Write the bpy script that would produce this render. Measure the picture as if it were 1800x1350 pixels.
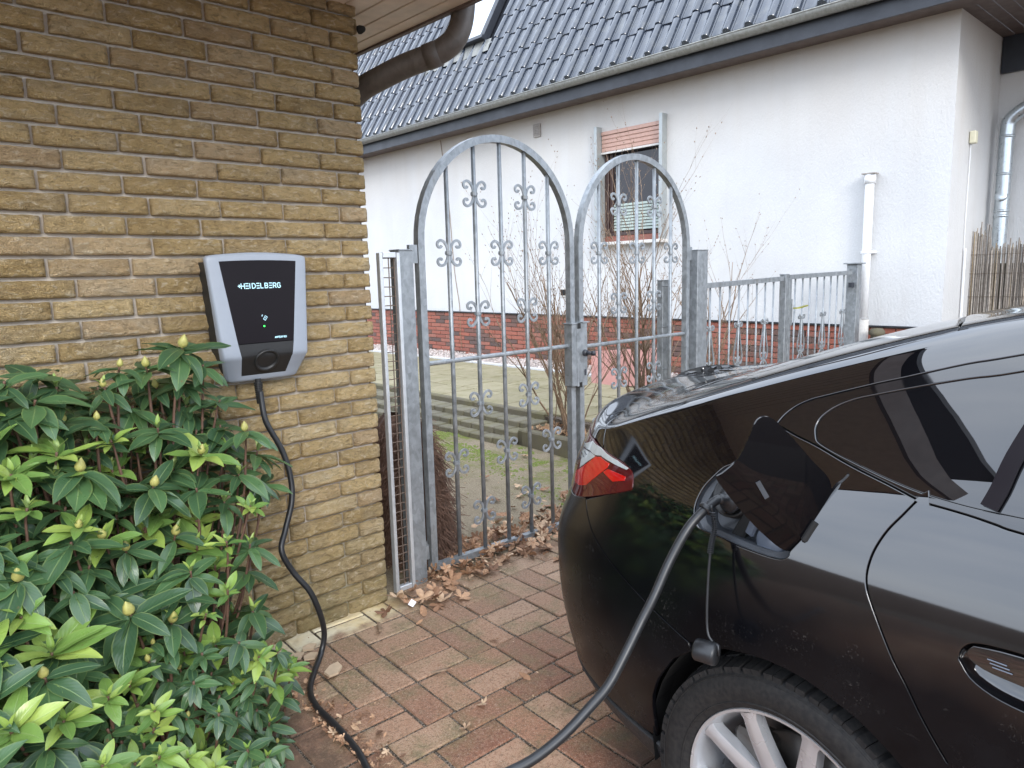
import bpy, bmesh, math, random
import numpy as np
from mathutils import Vector, Matrix, Euler
from mathutils.geometry import delaunay_2d_cdt
R = math.radians
random.seed(11)
scene = bpy.context.scene
for o in list(bpy.data.objects): bpy.data.objects.remove(o)

# ------------------------------------------------------------------ camera, sky, sun, exposure
cam = bpy.data.cameras.new('camera'); camo = bpy.data.objects.new('camera', cam)
scene.collection.objects.link(camo); scene.camera = camo
cam.sensor_width = 36.0; cam.sensor_fit = 'HORIZONTAL'; cam.lens = 1261.0 / 1800 * 36
cam.clip_start = .05; cam.clip_end = 500
yaw, pit, rol = R(47.35), R(8.78), R(-1.48)
fw = Vector((math.cos(yaw)*math.cos(pit), math.sin(yaw)*math.cos(pit), -math.sin(pit)))
rt = fw.cross(Vector((0,0,1))).normalized(); up = rt.cross(fw)
r2 = rt*math.cos(rol) + up*math.sin(rol); u2 = -rt*math.sin(rol) + up*math.cos(rol)
camo.matrix_world = Matrix(((r2.x,u2.x,-fw.x,0),(r2.y,u2.y,-fw.y,0),(r2.z,u2.z,-fw.z,1.5),(0,0,0,1)))

world = bpy.data.worlds.new('World'); scene.world = world; world.use_nodes = True
nt = world.node_tree; nt.nodes.clear()
wo = nt.nodes.new('ShaderNodeOutputWorld'); bg = nt.nodes.new('ShaderNodeBackground')
sky = nt.nodes.new('ShaderNodeTexSky'); sky.sky_type = 'NISHITA'; sky.sun_disc = False
SUN_EL, SUN_ROT = R(26), R(208)
sky.sun_elevation = SUN_EL; sky.sun_rotation = SUN_ROT
tc = nt.nodes.new('ShaderNodeTexCoord'); nz = nt.nodes.new('ShaderNodeTexNoise')
nz.inputs['Scale'].default_value = 1.6; nz.inputs['Detail'].default_value = 4; nz.inputs['Roughness'].default_value = .55
mp = nt.nodes.new('ShaderNodeMapping'); mp.inputs['Scale'].default_value = (1, 1, 2.4)
cr = nt.nodes.new('ShaderNodeValToRGB')
cr.color_ramp.elements[0].position = .3; cr.color_ramp.elements[0].color = (8.9, 10.4, 13.0, 1)
cr.color_ramp.elements[1].position = .72; cr.color_ramp.elements[1].color = (14.0, 15.1, 16.8, 1)
mx = nt.nodes.new('ShaderNodeMix'); mx.data_type = 'RGBA'; mx.inputs[0].default_value = .86
nt.links.new(tc.outputs['Generated'], mp.inputs['Vector']); nt.links.new(mp.outputs[0], nz.inputs['Vector'])
nt.links.new(nz.outputs['Fac'], cr.inputs['Fac']); nt.links.new(sky.outputs[0], mx.inputs[6]); nt.links.new(cr.outputs[0], mx.inputs[7])
sx = nt.nodes.new('ShaderNodeSeparateXYZ'); nt.links.new(tc.outputs['Generated'], sx.inputs[0])
mr = nt.nodes.new('ShaderNodeMapRange'); nt.links.new(sx.outputs[2], mr.inputs[0]); mr.inputs[1].default_value = 0; mr.inputs[2].default_value = 1; mr.inputs[3].default_value = 1.0; mr.inputs[4].default_value = 1.35
vm = nt.nodes.new('ShaderNodeVectorMath'); vm.operation = 'SCALE'; nt.links.new(mx.outputs[2], vm.inputs[0]); nt.links.new(mr.outputs[0], vm.inputs['Scale'])
nt.links.new(vm.outputs[0], bg.inputs['Color']); nt.links.new(bg.outputs[0], wo.inputs['Surface'])
bg.inputs['Strength'].default_value = .15

sl = bpy.data.lights.new('sun', 'SUN'); sl.energy = 1.5; sl.angle = R(18); sl.color = (1, .96, .9)
so = bpy.data.objects.new('sun', sl); scene.collection.objects.link(so)
sdir = Vector((math.sin(SUN_ROT)*math.cos(SUN_EL), math.cos(SUN_ROT)*math.cos(SUN_EL), math.sin(SUN_EL)))
so.rotation_euler = sdir.to_track_quat('Z', 'Y').to_euler()
vs = scene.view_settings; scene.display_settings.display_device = 'sRGB'
vs.view_transform = 'Standard'; vs.look = 'None'; vs.gamma = 1; vs.exposure = 0.45; vs.use_curve_mapping = False

# ------------------------------------------------------------------ helpers
LINK = scene.collection.objects.link
class MB:
    def __init__(s): s.v = []; s.f = []; s.m = []; s.a = []
    def add(s, vs_, fs, m=0, a=None):
        k = len(s.v); s.v += [tuple(x) for x in vs_]
        s.f += [tuple(i+k for i in q) for q in fs]; s.m += [m]*len(fs)
        s.a += [a if a is not None else 0.5]*len(vs_) if not isinstance(a, list) else a
        return s
    def box(s, c, d, rz=0, m=0, ax=None, jit=0, a=None):
        x, y, z = d[0]/2, d[1]/2, d[2]/2
        P = [Vector((i*x, j*y, k*z)) for k in (-1,1) for j in (-1,1) for i in (-1,1)]
        if jit: P = [p + Vector((random.uniform(-jit,jit),)*3) for p in P]
        M = ax if ax is not None else Matrix.Rotation(rz, 3, 'Z')
        P = [M @ p + Vector(c) for p in P]
        return s.add(P, [(0,2,3,1),(4,5,7,6),(0,1,5,4),(2,6,7,3),(0,4,6,2),(1,3,7,5)], m, a)
    def bbox(s, c, d, b, M=None, m=0, a=None):      # box with chamfered edges
        x, y, z = d[0]/2, d[1]/2, d[2]/2; P = []
        def corner(i, j, k): return [(i*(x-b), j*(y-b), k*z), (i*(x-b), j*y, k*(z-b)), (i*x, j*(y-b), k*(z-b))]
        idx = {}
        for i in (-1,1):
            for j in (-1,1):
                for k in (-1,1):
                    idx[i,j,k] = len(P); P += corner(i,j,k)
        F = []
        for k in (-1,1):
            q = [idx[-1,-1,k], idx[1,-1,k], idx[1,1,k], idx[-1,1,k]]; F.append(q if k > 0 else q[::-1])
        for j in (-1,1):
            q = [idx[-1,j,-1]+1, idx[-1,j,1]+1, idx[1,j,1]+1, idx[1,j,-1]+1]; F.append(q if j > 0 else q[::-1])
        for i in (-1,1):
            q = [idx[i,-1,-1]+2, idx[i,1,-1]+2, idx[i,1,1]+2, idx[i,-1,1]+2]; F.append(q if i > 0 else q[::-1])
        for j in (-1,1):
            for k in (-1,1):
                q = [idx[-1,j,k], idx[1,j,k], idx[1,j,k]+1, idx[-1,j,k]+1]; F.append(q if j*k < 0 else q[::-1])
        for i in (-1,1):
            for k in (-1,1):
                q = [idx[i,-1,k], idx[i,1,k], idx[i,1,k]+2, idx[i,-1,k]+2]; F.append(q if i*k > 0 else q[::-1])
        for i in (-1,1):
            for j in (-1,1):
                q = [idx[i,j,-1]+1, idx[i,j,1]+1, idx[i,j,1]+2, idx[i,j,-1]+2]; F.append(q if i*j < 0 else q[::-1])
        for i in (-1,1):
            for j in (-1,1):
                for k in (-1,1):
                    t = idx[i,j,k]; q = [t, t+1, t+2]; F.append(q if i*j*k < 0 else q[::-1])
        MM = M if M is not None else Matrix.Identity(3)
        return s.add([MM @ Vector(p) + Vector(c) for p in P], F, m, a)
    def tube(s, path, r, seg=8, cap=True, m=0, a=None, flat=None, up=None):
        path = [Vector(p) for p in path]; n = len(path); V = []
        rr = r if isinstance(r, (list, tuple)) else [r]*n
        t0 = (path[1]-path[0]).normalized()
        u = Vector(up) if up else (Vector((0,0,1)) if abs(t0.z) < .9 else Vector((1,0,0)))
        u = (u - t0*u.dot(t0)).normalized()
        for i in range(n):
            t = (path[min(i+1,n-1)] - path[max(i-1,0)])
            t = t.normalized() if t.length > 1e-9 else t0
            u = (Vector(up) if up else u); u = (u - t*u.dot(t)).normalized(); w = t.cross(u)
            if flat:
                hw, hh = flat
                for (p, q) in ((-1,-1),(1,-1),(1,1),(-1,1)): V.append(path[i] + w*p*hw + u*q*hh)
            else:
                for k in range(seg):
                    an = 2*math.pi*k/seg; V.append(path[i] + (u*math.cos(an) + w*math.sin(an))*rr[i])
        sg = 4 if flat else seg
        F = [(i*sg+k, i*sg+(k+1)%sg, (i+1)*sg+(k+1)%sg, (i+1)*sg+k) for i in range(n-1) for k in range(sg)]
        if cap: F += [tuple(range(sg-1,-1,-1)), tuple((n-1)*sg+k for k in range(sg))]
        if flat or True: F = [f[::-1] for f in F] if flat else F
        return s.add(V, F, m, a)
    def lathe(s, prof, c, ax, seg=32, m=0, a=None, close=False):   # prof: (radius, height along ax)
        ax = Vector(ax).normalized(); u = ax.orthogonal().normalized(); w = ax.cross(u); V = []; n = len(prof)
        for (r_, h) in prof:
            for k in range(seg):
                an = 2*math.pi*k/seg; V.append(Vector(c) + ax*h + (u*math.cos(an) + w*math.sin(an))*r_)
        F = [(i*seg+k, i*seg+(k+1)%seg, (i+1)*seg+(k+1)%seg, (i+1)*seg+k) for i in range(n-1) for k in range(seg)]
        if close: F += [tuple(range(seg-1,-1,-1)), tuple((n-1)*seg+k for k in range(seg))]
        return s.add(V, F, m, a)
    def prism(s, poly, d, m=0, a=None):       # poly: 3D points, d: extrusion vector
        n = len(poly); P = [Vector(p) for p in poly]; Q = [p + Vector(d) for p in P]
        F = [tuple(range(n-1,-1,-1)), tuple(range(n,2*n))] + [(i,(i+1)%n,(i+1)%n+n,i+n) for i in range(n)]
        return s.add(P+Q, F, m, a)
    def mesh(s, name, mats, smooth=False):
        me = bpy.data.meshes.new(name); me.from_pydata(s.v, [], s.f)
        mats = mats if isinstance(mats, (list, tuple)) else [mats]
        for m_ in mats: me.materials.append(m_)
        if len(mats) > 1: me.polygons.foreach_set('material_index', s.m)
        if smooth: me.polygons.foreach_set('use_smooth', [True]*len(s.f))
        at = me.attributes.new('tint', 'FLOAT', 'POINT'); at.data.foreach_set('value', s.a)
        me.update(); return me
    def obj(s, name, mats, parent=None, smooth=False, angle=None, **k):
        me = s.mesh(name, mats, smooth or angle is not None)
        if angle is not None:
            sharp = sharp_edges(me, R(angle))
        return mko(name, me, parent, **k)
def sharp_edges(me, ang):
    bm = bmesh.new(); bm.from_mesh(me)
    bmesh.ops.recalc_face_normals(bm, faces=bm.faces)
    for e in bm.edges: e.smooth = not (len(e.link_faces) == 2 and e.calc_face_angle(0) > ang)
    bm.to_mesh(me); bm.free()
def mko(name, data, parent=None, label=None, cat=None, group=None, kind=None, loc=None, rot=None):
    o = bpy.data.objects.new(name, data); LINK(o)
    if parent: o.parent = parent
    if loc is not None: o.location = loc
    if rot is not None: o.rotation_euler = rot
    if label: o['label'] = label
    if cat: o['category'] = cat
    if group: o['group'] = group
    if kind: o['kind'] = kind
    return o
def thing(name, label, cat, loc=(0,0,0), rz=0, group=None):
    return mko(name, None, None, label, cat, group, None, loc, (0,0,rz))
def arc(cx, cz, r, a0, a1, n, y=0): return [(cx + r*math.cos(R(a0+(a1-a0)*i/n)), y, cz + r*math.sin(R(a0+(a1-a0)*i/n))) for i in range(n+1)]
def smooth_path(P, k=6):
    P = [Vector(p) for p in P]; out = []
    for i in range(len(P)-1):
        a, b, c, d = P[max(i-1,0)], P[i], P[i+1], P[min(i+2,len(P)-1)]
        for j in range(k):
            t = j/k; out.append(.5*((2*b) + (c-a)*t + (2*a-5*b+4*c-d)*t*t + (-a+3*b-3*c+d)*t**3))
    out.append(P[-1]); return out

# ------------------------------------------------------------------ materials
class NM:
    def __init__(s, name):
        s.mat = bpy.data.materials.new(name); s.mat.use_nodes = True; s.t = s.mat.node_tree
        s.b = s.t.nodes['Principled BSDF']; s.co = None
    def n(s, ty, **k):
        x = s.t.nodes.new(ty)
        for a, v in k.items():
            if hasattr(x, a): setattr(x, a, v)
        return x
    def l(s, a, b): s.t.links.new(a, b)
    def coord(s, which='Object'):
        tcn = s.n('ShaderNodeTexCoord'); return tcn.outputs[which]
    def pos(s): return s.n('ShaderNodeNewGeometry').outputs['Position']
    def map(s, vec, sc=(1,1,1), rot=(0,0,0), off=None):
        m = s.n('ShaderNodeMapping'); m.inputs['Scale'].default_value = sc; m.inputs['Rotation'].default_value = rot
        s.l(vec, m.inputs['Vector'])
        if off is not None: s.l(off, m.inputs['Location'])
        return m.outputs[0]
    def noise(s, vec, scale, detail=4, rough=.55, dist=0):
        x = s.n('ShaderNodeTexNoise'); x.inputs['Scale'].default_value = scale; x.inputs['Detail'].default_value = detail
        x.inputs['Roughness'].default_value = rough; x.inputs['Distortion'].default_value = dist
        if vec is not None: s.l(vec, x.inputs['Vector'])
        return x.outputs['Fac']
    def ramp(s, fac, stops):
        x = s.n('ShaderNodeValToRGB'); e = x.color_ramp.elements
        while len(e) < len(stops): e.new(.5)
        for i, (p, c) in enumerate(stops):
            e[i].position = p; e[i].color = (*c, 1) if isinstance(c, (tuple, list)) else (c, c, c, 1)
        s.l(fac, x.inputs['Fac']); return x.outputs['Color']
    def mix(s, f, a, b, mode='MIX'):
        x = s.n('ShaderNodeMix'); x.data_type = 'RGBA'; x.blend_type = mode
        for sock, v in ((x.inputs[0], f), (x.inputs[6], a), (x.inputs[7], b)):
            if hasattr(v, 'node'): s.l(v, sock)
            elif isinstance(v, (tuple, list)): sock.default_value = (*v, 1)
            else: sock.default_value = v
        return x.outputs[2]
    def math(s, op, a, b=None, c=None, clamp=False):
        x = s.n('ShaderNodeMath'); x.operation = op; x.use_clamp = clamp
        for i, v in enumerate((a, b, c)):
            if v is None: continue
            if hasattr(v, 'node'): s.l(v, x.inputs[i])
            else: x.inputs[i].default_value = v
        return x.outputs[0]
    def mapr(s, v, a, b, c=0, d=1):
        x = s.n('ShaderNodeMapRange'); s.l(v, x.inputs[0])
        for i, q in enumerate((a, b, c, d)): x.inputs[i+1].default_value = q
        return x.outputs[0]
    def z(s):
        x = s.n('ShaderNodeSeparateXYZ'); s.l(s.pos(), x.inputs[0]); return x.outputs
    def rnd(s): return s.n('ShaderNodeObjectInfo').outputs['Random']
    def tint(s):
        x = s.n('ShaderNodeAttribute'); x.attribute_name = 'tint'; return x.outputs['Fac']
    def bump(s, h, st=.3, d=.01, nrm=None):
        x = s.n('ShaderNodeBump'); x.inputs['Strength'].default_value = st; x.inputs['Distance'].default_value = d
        s.l(h, x.inputs['Height'])
        if nrm is not None: s.l(nrm, x.inputs['Normal'])
        return x.outputs[0]
    def out(s, col=None, rough=None, nrm=None, **k):
        for sock, v in (('Base Color', col), ('Roughness', rough), ('Normal', nrm)):
            if v is None: continue
            if hasattr(v, 'node'): s.l(v, s.b.inputs[sock])
            elif isinstance(v, (tuple, list)): s.b.inputs[sock].default_value = (*v, 1)
            else: s.b.inputs[sock].default_value = v
        for a, v in k.items(): s.b.inputs[a.replace('_', ' ')].default_value = v
        return s.mat
def simple(name, col, rough=.5, var=.12, bump=.0, scale=30, **k):
    m = NM(name); v = m.coord(); f = m.noise(v, scale, 5)
    c = m.mix(m.mapr(f, .3, .7), tuple(x*(1-var) for x in col), tuple(min(1, x*(1+var)) for x in col))
    nr = m.bump(f, bump, .004) if bump else None
    return m.out(c, m.mapr(m.noise(v, scale*.4, 3), .3, .7, rough*.85, min(1, rough*1.15)), nr, **k)

def mat_rockbrick():
    m = NM('yellow rock faced brick'); p = m.pos(); t = m.tint(); rn = m.rnd()
    z = m.z()
    big = m.noise(p, 2.2, 3); mid = m.noise(p, 22, 5, .6); fine = m.noise(p, 240, 3, .6)
    c = m.ramp(m.math('ADD', m.math('MULTIPLY', mid, .6), m.math('MULTIPLY', rn, .4)),
        [(.22, (.44,.30,.125)), (.45, (.63,.45,.21)), (.62, (.72,.53,.265)), (.85, (.77,.60,.34))])
    pink = m.mapr(m.math('FRACT', m.math('MULTIPLY', rn, 7.3)), .78, .95)
    c = m.mix(m.math('MULTIPLY', pink, .4), c, (.66,.47,.33))
    grey = m.mapr(m.noise(m.map(p, (7,7,16)), 1, 4), .48, .72)
    c = m.mix(m.math('MULTIPLY', grey, .4), c, (.44,.38,.29))
    c = m.mix(m.mapr(fine, .35, .75, 0, .22), c, (.66,.52,.33))
    # algae towards the ground and dirt band
    low = m.math('MULTIPLY', m.mapr(m.math('ADD', z[2], m.math('MULTIPLY', big, .5)), .72, .18, 0, 1), m.mapr(m.noise(p, 9, 4), .3, .65, .25, 1))
    c = m.mix(m.math('MULTIPLY', low, .72), c, (.22,.205,.10))
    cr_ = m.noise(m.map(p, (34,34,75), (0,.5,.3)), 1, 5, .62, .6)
    c = m.mix(m.mapr(cr_, .46, .30, 0, .62), c, (.26,.185,.105)); c = m.mix(m.mapr(cr_, .54, .68, 0, .65), c, (.85,.74,.54))  # relief shading painted into the colour: crevices darkened along with their dirt, ridges lightened
    vo = m.n('ShaderNodeTexVoronoi'); vo.feature = 'DISTANCE_TO_EDGE'; m.l(m.map(p, (26,26,46), (0,.7,0)), vo.inputs['Vector'])
    h = m.math('ADD', m.math('MULTIPLY', cr_, 1.0), m.math('MULTIPLY', fine, .22))
    h = m.math('ADD', h, m.math('MULTIPLY', m.mapr(vo.outputs['Distance'], 0, .12), .25))
    return m.out(c, .88, m.bump(h, 1.0, .034), Specular_IOR_Level=.25)
def mat_mortar(name='grey mortar', col=(.43,.385,.33), algae=True):
    m = NM(name); p = m.pos(); f = m.noise(p, 160, 4, .65); b = m.noise(p, 6, 3)
    c = m.mix(f, tuple(x*.75 for x in col), tuple(min(1, x*1.25) for x in col))
    if algae:
        low = m.mapr(m.math('ADD', m.z()[2], m.math('MULTIPLY', b, .4)), .8, .1, 0, .8)
        c = m.mix(low, c, (.20,.20,.09))
    return m.out(c, .95, m.bump(f, .5, .004), Specular_IOR_Level=.2)
def mat_plaster():
    m = NM('white roughcast plaster'); p = m.pos(); z = m.z()
    a = m.noise(p, 55, 4, .6, .3); b = m.noise(m.map(p, (1,1,.35)), 60, 3, .5); st = m.noise(m.map(p, (3.5,3.5,.35)), 1, 4)
    top = m.mapr(m.math('ADD', z[2], m.math('MULTIPLY', st, 1.1)), 2.9, 4.3)
    c = m.mix(m.mapr(m.noise(p, 1.1, 4), .35, .7), (.56,.56,.56), (.62,.62,.615))
    c = m.mix(m.math('MULTIPLY', top, .6), c, (.55,.49,.42)); c = m.mix(m.mapr(m.noise(m.map(p, (5,5,.25)), 1, 5, .6), .50, .75, 0, .12), c, (.42,.38,.34))
    c = m.mix(m.mapr(m.noise(m.map(p, (9,9,1.2)), 1, 5), .55, .8, 0, .12), c, (.5,.45,.4))
    return m.out(c, .9, m.bump(m.math('ADD', m.math('MULTIPLY', a, .8), b), .6, .007), Specular_IOR_Level=.2)
def mat_plinth():
    m = NM('red clinker brick'); p = m.pos(); rn = m.rnd(); t = m.tint()
    r_ = m.math('FRACT', m.math('ADD', m.math('MULTIPLY', rn, 3.7), t))
    c = m.ramp(r_, [(.0, (.075,.055,.05)), (.22, (.13,.075,.06)), (.3, (.25,.075,.05)), (.7, (.35,.105,.065)), (1., (.30,.115,.08))])
    c = m.mix(m.mapr(m.noise(p, 25, 4), .3, .7, 0, .45), c, (.17,.08,.06))
    return m.out(c, .7, m.bump(m.noise(p, 120, 3), .25, .003))
def mat_paver():
    m = NM('weathered red paver'); p = m.pos(); rn = m.rnd(); t = m.tint()
    r_ = m.math('FRACT', m.math('ADD', rn, t))
    fine = m.noise(p, 260, 4, .7); mid = m.noise(p, 28, 5, .65); big = m.noise(p, 3.2, 4, .6)
    c = m.ramp(m.math('ADD', m.math('MULTIPLY', mid, .45), m.math('MULTIPLY', r_, .55)),
        [(.2, (.21,.085,.050)), (.42, (.31,.145,.085)), (.62, (.38,.205,.125)), (.9, (.46,.30,.20))])
    xy = m.z()
    # reddish close to the camera, greyer near the gate
    far = m.mapr(xy[1], 1.5, 2.6)
    c = m.mix(m.math('MULTIPLY', far, .5), c, (.31,.235,.16))
    alg = m.math('MULTIPLY', m.mapr(m.noise(p, 5.5, 5, .6), .46, .66), m.mapr(m.noise(p, 40, 4), .3, .6, .3, 1))
    c = m.mix(m.math('MULTIPLY', alg, .7), c, (.17,.155,.07))
    edge = m.mapr(m.noise(p, 11, 5, .7), .55, .75)
    c = m.mix(m.math('MULTIPLY', edge, .4), c, (.10,.075,.055))
    c = m.mix(m.mapr(fine, .54, .70, 0, .75), c, (.52,.44,.35)); c = m.mix(m.mapr(fine, .45, .32, 0, .75), c, (.05,.035,.028)); gr2 = m.noise(p, 95, 4, .7); c = m.mix(m.mapr(gr2, .48, .36, 0, .5), c, (.08,.055,.04)); c = m.mix(m.mapr(gr2, .56, .70, 0, .3), c, (.48,.38,.30))
    soil_ = m.mapr(m.math('ADD', xy[0], m.math('MULTIPLY', m.noise(p, 8, 5, .7), .35)), 1.24, 1.12); c = m.mix(m.math('MULTIPLY', m.math('MULTIPLY', soil_, m.mapr(xy[1], 1.35, 1.65)), m.mapr(mid, .3, .5, .3, .8)), c, (.085,.055,.038))
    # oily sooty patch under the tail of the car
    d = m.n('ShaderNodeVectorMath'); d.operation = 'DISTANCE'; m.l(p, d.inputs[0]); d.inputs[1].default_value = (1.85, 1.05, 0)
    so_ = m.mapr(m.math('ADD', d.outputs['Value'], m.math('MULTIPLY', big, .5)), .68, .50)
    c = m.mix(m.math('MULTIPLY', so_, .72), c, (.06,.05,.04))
    # spilled pale mortar by the foot of the wall
    wx = m.math('ADD', xy[1], m.math('MULTIPLY', m.noise(p, 7, 4), .26))
    sp = m.math('MULTIPLY', m.mapr(wx, 2.70, 2.76), m.math('MULTIPLY', m.mapr(xy[0], 1.78, 1.62), m.mapr(xy[0], .95, 1.15)))
    c = m.mix(m.math('MULTIPLY', sp, m.mapr(mid, .25, .5, .55, 1)), c, m.mix(m.mapr(big, .4, .6), (.66,.60,.44), (.62,.48,.25)))
    return m.out(c, m.mapr(mid, .3, .7, .7, .95), m.bump(m.math('ADD', m.math('MULTIPLY', mid, .6), fine), .55, .004), Specular_IOR_Level=.3)
def mat_grit(name, cols, scale=140, rough=.95, bump=.8, dist=.01):
    m = NM(name); p = m.pos()
    vo = m.n('ShaderNodeTexVoronoi'); vo.inputs['Scale'].default_value = scale; m.l(p, vo.inputs['Vector'])
    x = m.n('ShaderNodeSeparateColor'); m.l(vo.outputs['Color'], x.inputs[0])
    c = m.ramp(m.math('ADD', m.math('MULTIPLY', x.outputs[0], .6), m.math('MULTIPLY', m.noise(p, 6, 5), .4)), cols)
    return m.out(c, rough, m.bump(m.math('ADD', m.math('MULTIPLY', vo.outputs['Distance'], -1), m.noise(p, scale*.3, 4)), bump, dist), Specular_IOR_Level=.2)
def mat_zinc(name='galvanised steel', a=(.19,.205,.215), b=(.36,.385,.405), metal=.5, rough=.42):
    m = NM(name); p = m.pos()
    vo = m.n('ShaderNodeTexVoronoi'); vo.inputs['Scale'].default_value = 55; m.l(m.map(p, (1,1,.6)), vo.inputs['Vector'])
    x = m.n('ShaderNodeSeparateColor'); m.l(vo.outputs['Color'], x.inputs[0])
    f = m.math('ADD', m.math('MULTIPLY', x.outputs[0], .28), m.math('MULTIPLY', m.noise(p, 25, 5), .85))
    c = m.mix(m.mapr(f, .3, .95), a, b)
    c = m.mix(m.mapr(m.noise(m.map(p, (8,8,2)), 1, 5), .58, .72, 0, .35), c, (.20,.17,.13))
    return m.out(c, m.mapr(f, .2, 1, rough*.8, rough*1.35), m.bump(f, .08, .002), Metallic=metal)
def mat_tile():
    m = NM('anthracite glazed roof tile'); p = m.pos(); rn = m.rnd()
    c = m.mix(rn, (.014,.021,.036), (.026,.035,.054))
    c = m.mix(m.mapr(m.noise(p, 9, 5, .6), .5, .72, 0, .5), c, (.10,.105,.10)); c = m.mix(m.mapr(m.noise(p, 28, 5, .7), .62, .72, 0, .6), c, (.22,.23,.20))
    return m.out(c, m.mapr(m.noise(p, 14, 4), .3, .7, .14, .26), None, IOR=1.62, Coat_Weight=.6, Coat_Roughness=.08, Coat_IOR=1.7)
def mat_leaf():
    m = NM('rhododendron leaf'); t = m.tint(); p = m.pos(); uvn = m.n('ShaderNodeUVMap')
    x = m.n('ShaderNodeSeparateXYZ'); m.l(uvn.outputs[0], x.inputs[0]); u, v = x.outputs[0], x.outputs[1]
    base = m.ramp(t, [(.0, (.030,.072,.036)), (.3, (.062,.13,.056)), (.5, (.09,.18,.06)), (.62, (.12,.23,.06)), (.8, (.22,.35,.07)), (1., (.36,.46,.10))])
    au = m.math('ABSOLUTE', u)
    wv = m.n('ShaderNodeTexWave'); wv.inputs['Scale'].default_value = 2.6; wv.inputs['Distortion'].default_value = 1.2
    cb = m.n('ShaderNodeCombineXYZ'); m.l(m.math('SUBTRACT', v, m.math('MULTIPLY', au, .35)), cb.inputs[0]); m.l(cb.outputs[0], wv.inputs['Vector'])
    rib = m.mapr(au, .085, .02); edge = m.mapr(au, .86, 1.0)
    c = m.mix(m.mapr(wv.outputs['Fac'], .75, 1, 0, .10), base, m.mix(.5, base, (.22,.32,.10)))
    c = m.mix(m.mapr(m.noise(p, 35, 4), .4, .75, 0, .35), c, m.mix(.5, base, (.03,.07,.03)))
    c = m.mix(m.mapr(m.noise(p, 38, 4, .7), .66, .72, 0, .8), c, (.15,.10,.04)); c = m.mix(m.math('MULTIPLY', rib, .45), c, (.26,.36,.13)); c = m.mix(m.math('MULTIPLY', edge, .4), c, (.30,.36,.10))
    g = m.n('ShaderNodeNewGeometry'); c = m.mix(m.math('MULTIPLY', g.outputs['Backfacing'], .7), c, (.16,.22,.10))
    h = m.math('ADD', m.math('MULTIPLY', wv.outputs['Fac'], .14), m.math('MULTIPLY', rib, -.8))
    mat = m.out(c, m.mapr(m.noise(p, 20, 3), .3, .7, .26, .42), m.bump(h, .35, .003), Specular_IOR_Level=.6)
    m.b.inputs['Subsurface Weight'].default_value = 0
    tr = m.n('ShaderNodeBsdfTranslucent'); m.l(m.mix(.5, c, (.25,.42,.05)), tr.inputs[0])
    ms = m.n('ShaderNodeMixShader'); ms.inputs[0].default_value = .16
    o = m.t.nodes['Material Output']; m.l(m.b.outputs[0], ms.inputs[1]); m.l(tr.outputs[0], ms.inputs[2]); m.l(ms.outputs[0], o.inputs['Surface'])
    return mat
def mat_dead():
    m = NM('dry brown leaf'); p = m.pos(); t = m.tint(); rn = m.rnd()
    c = m.ramp(m.math('FRACT', m.math('ADD', rn, t)), [(.0, (.14,.07,.04)), (.3, (.30,.16,.085)), (.6, (.46,.27,.155)), (1., (.60,.43,.28))])
    c = m.mix(m.mapr(m.noise(p, 60, 4), .35, .75, 0, .5), c, (.16,.085,.05))
    return m.out(c, .75, m.bump(m.noise(p, 150, 3), .4, .003))
def mat_paint():
    m = NM('black car paint'); p = m.pos(); z = m.z()
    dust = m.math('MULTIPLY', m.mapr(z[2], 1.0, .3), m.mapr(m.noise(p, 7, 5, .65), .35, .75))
    speck = m.math('MULTIPLY', m.mapr(m.noise(p, 150, 4, .75), .60, .68), m.mapr(m.noise(p, 6, 3), .5, .62))
    scr = m.mapr(m.noise(m.map(p, (5,22,60), (.3,.5,.2)), 1, 4, .6), .66, .74)
    c = m.mix(m.math('MULTIPLY', dust, .10), (.0025,.0026,.0036), (.085,.09,.10))
    c = m.mix(m.math('MULTIPLY', m.math('MULTIPLY', dust, speck), .9), c, (.4,.37,.33))
    c = m.mix(m.math('MULTIPLY', m.math('MULTIPLY', scr, dust), .12), c, (.35,.33,.30))
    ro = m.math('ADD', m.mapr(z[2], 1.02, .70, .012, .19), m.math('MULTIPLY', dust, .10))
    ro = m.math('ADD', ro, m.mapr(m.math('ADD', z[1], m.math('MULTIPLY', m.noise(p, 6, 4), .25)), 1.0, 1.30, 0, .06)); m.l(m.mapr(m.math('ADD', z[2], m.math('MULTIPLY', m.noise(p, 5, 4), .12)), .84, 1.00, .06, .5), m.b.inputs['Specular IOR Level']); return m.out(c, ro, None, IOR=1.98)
def mat_tyre():
    m = NM('tyre rubber'); p = m.pos(); f = m.noise(p, 90, 4)
    c = m.mix(m.mapr(f, .3, .8), (.010,.010,.011), (.028,.026,.024)); return m.out(c, .72, m.bump(f, .3, .003), Specular_IOR_Level=.3)

M = {}
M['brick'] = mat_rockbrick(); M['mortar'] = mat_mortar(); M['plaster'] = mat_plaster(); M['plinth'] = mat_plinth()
M['plinth_mortar'] = mat_mortar('plinth mortar', (.34,.29,.24), False)
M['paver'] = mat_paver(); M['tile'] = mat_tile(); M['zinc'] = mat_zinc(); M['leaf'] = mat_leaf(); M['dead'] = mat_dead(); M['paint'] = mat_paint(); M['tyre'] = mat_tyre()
M['gutter'] = mat_zinc('weathered zinc gutter', (.22,.22,.20), (.36,.36,.34), .5, .5)
M['old_pipe'] = mat_zinc('dull brown zinc pipe', (.085,.072,.062), (.15,.13,.115), .2, .5)
M['new_pipe'] = mat_zinc('bright zinc downpipe', (.45,.50,.53), (.62,.66,.68), .85, .3)
M['joint'] = mat_grit('sandy joint grit', [(.2,(.045,.035,.026)), (.55,(.13,.10,.075)), (.72,(.30,.25,.20)), (1.,(.55,.50,.43))], 300)
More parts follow.
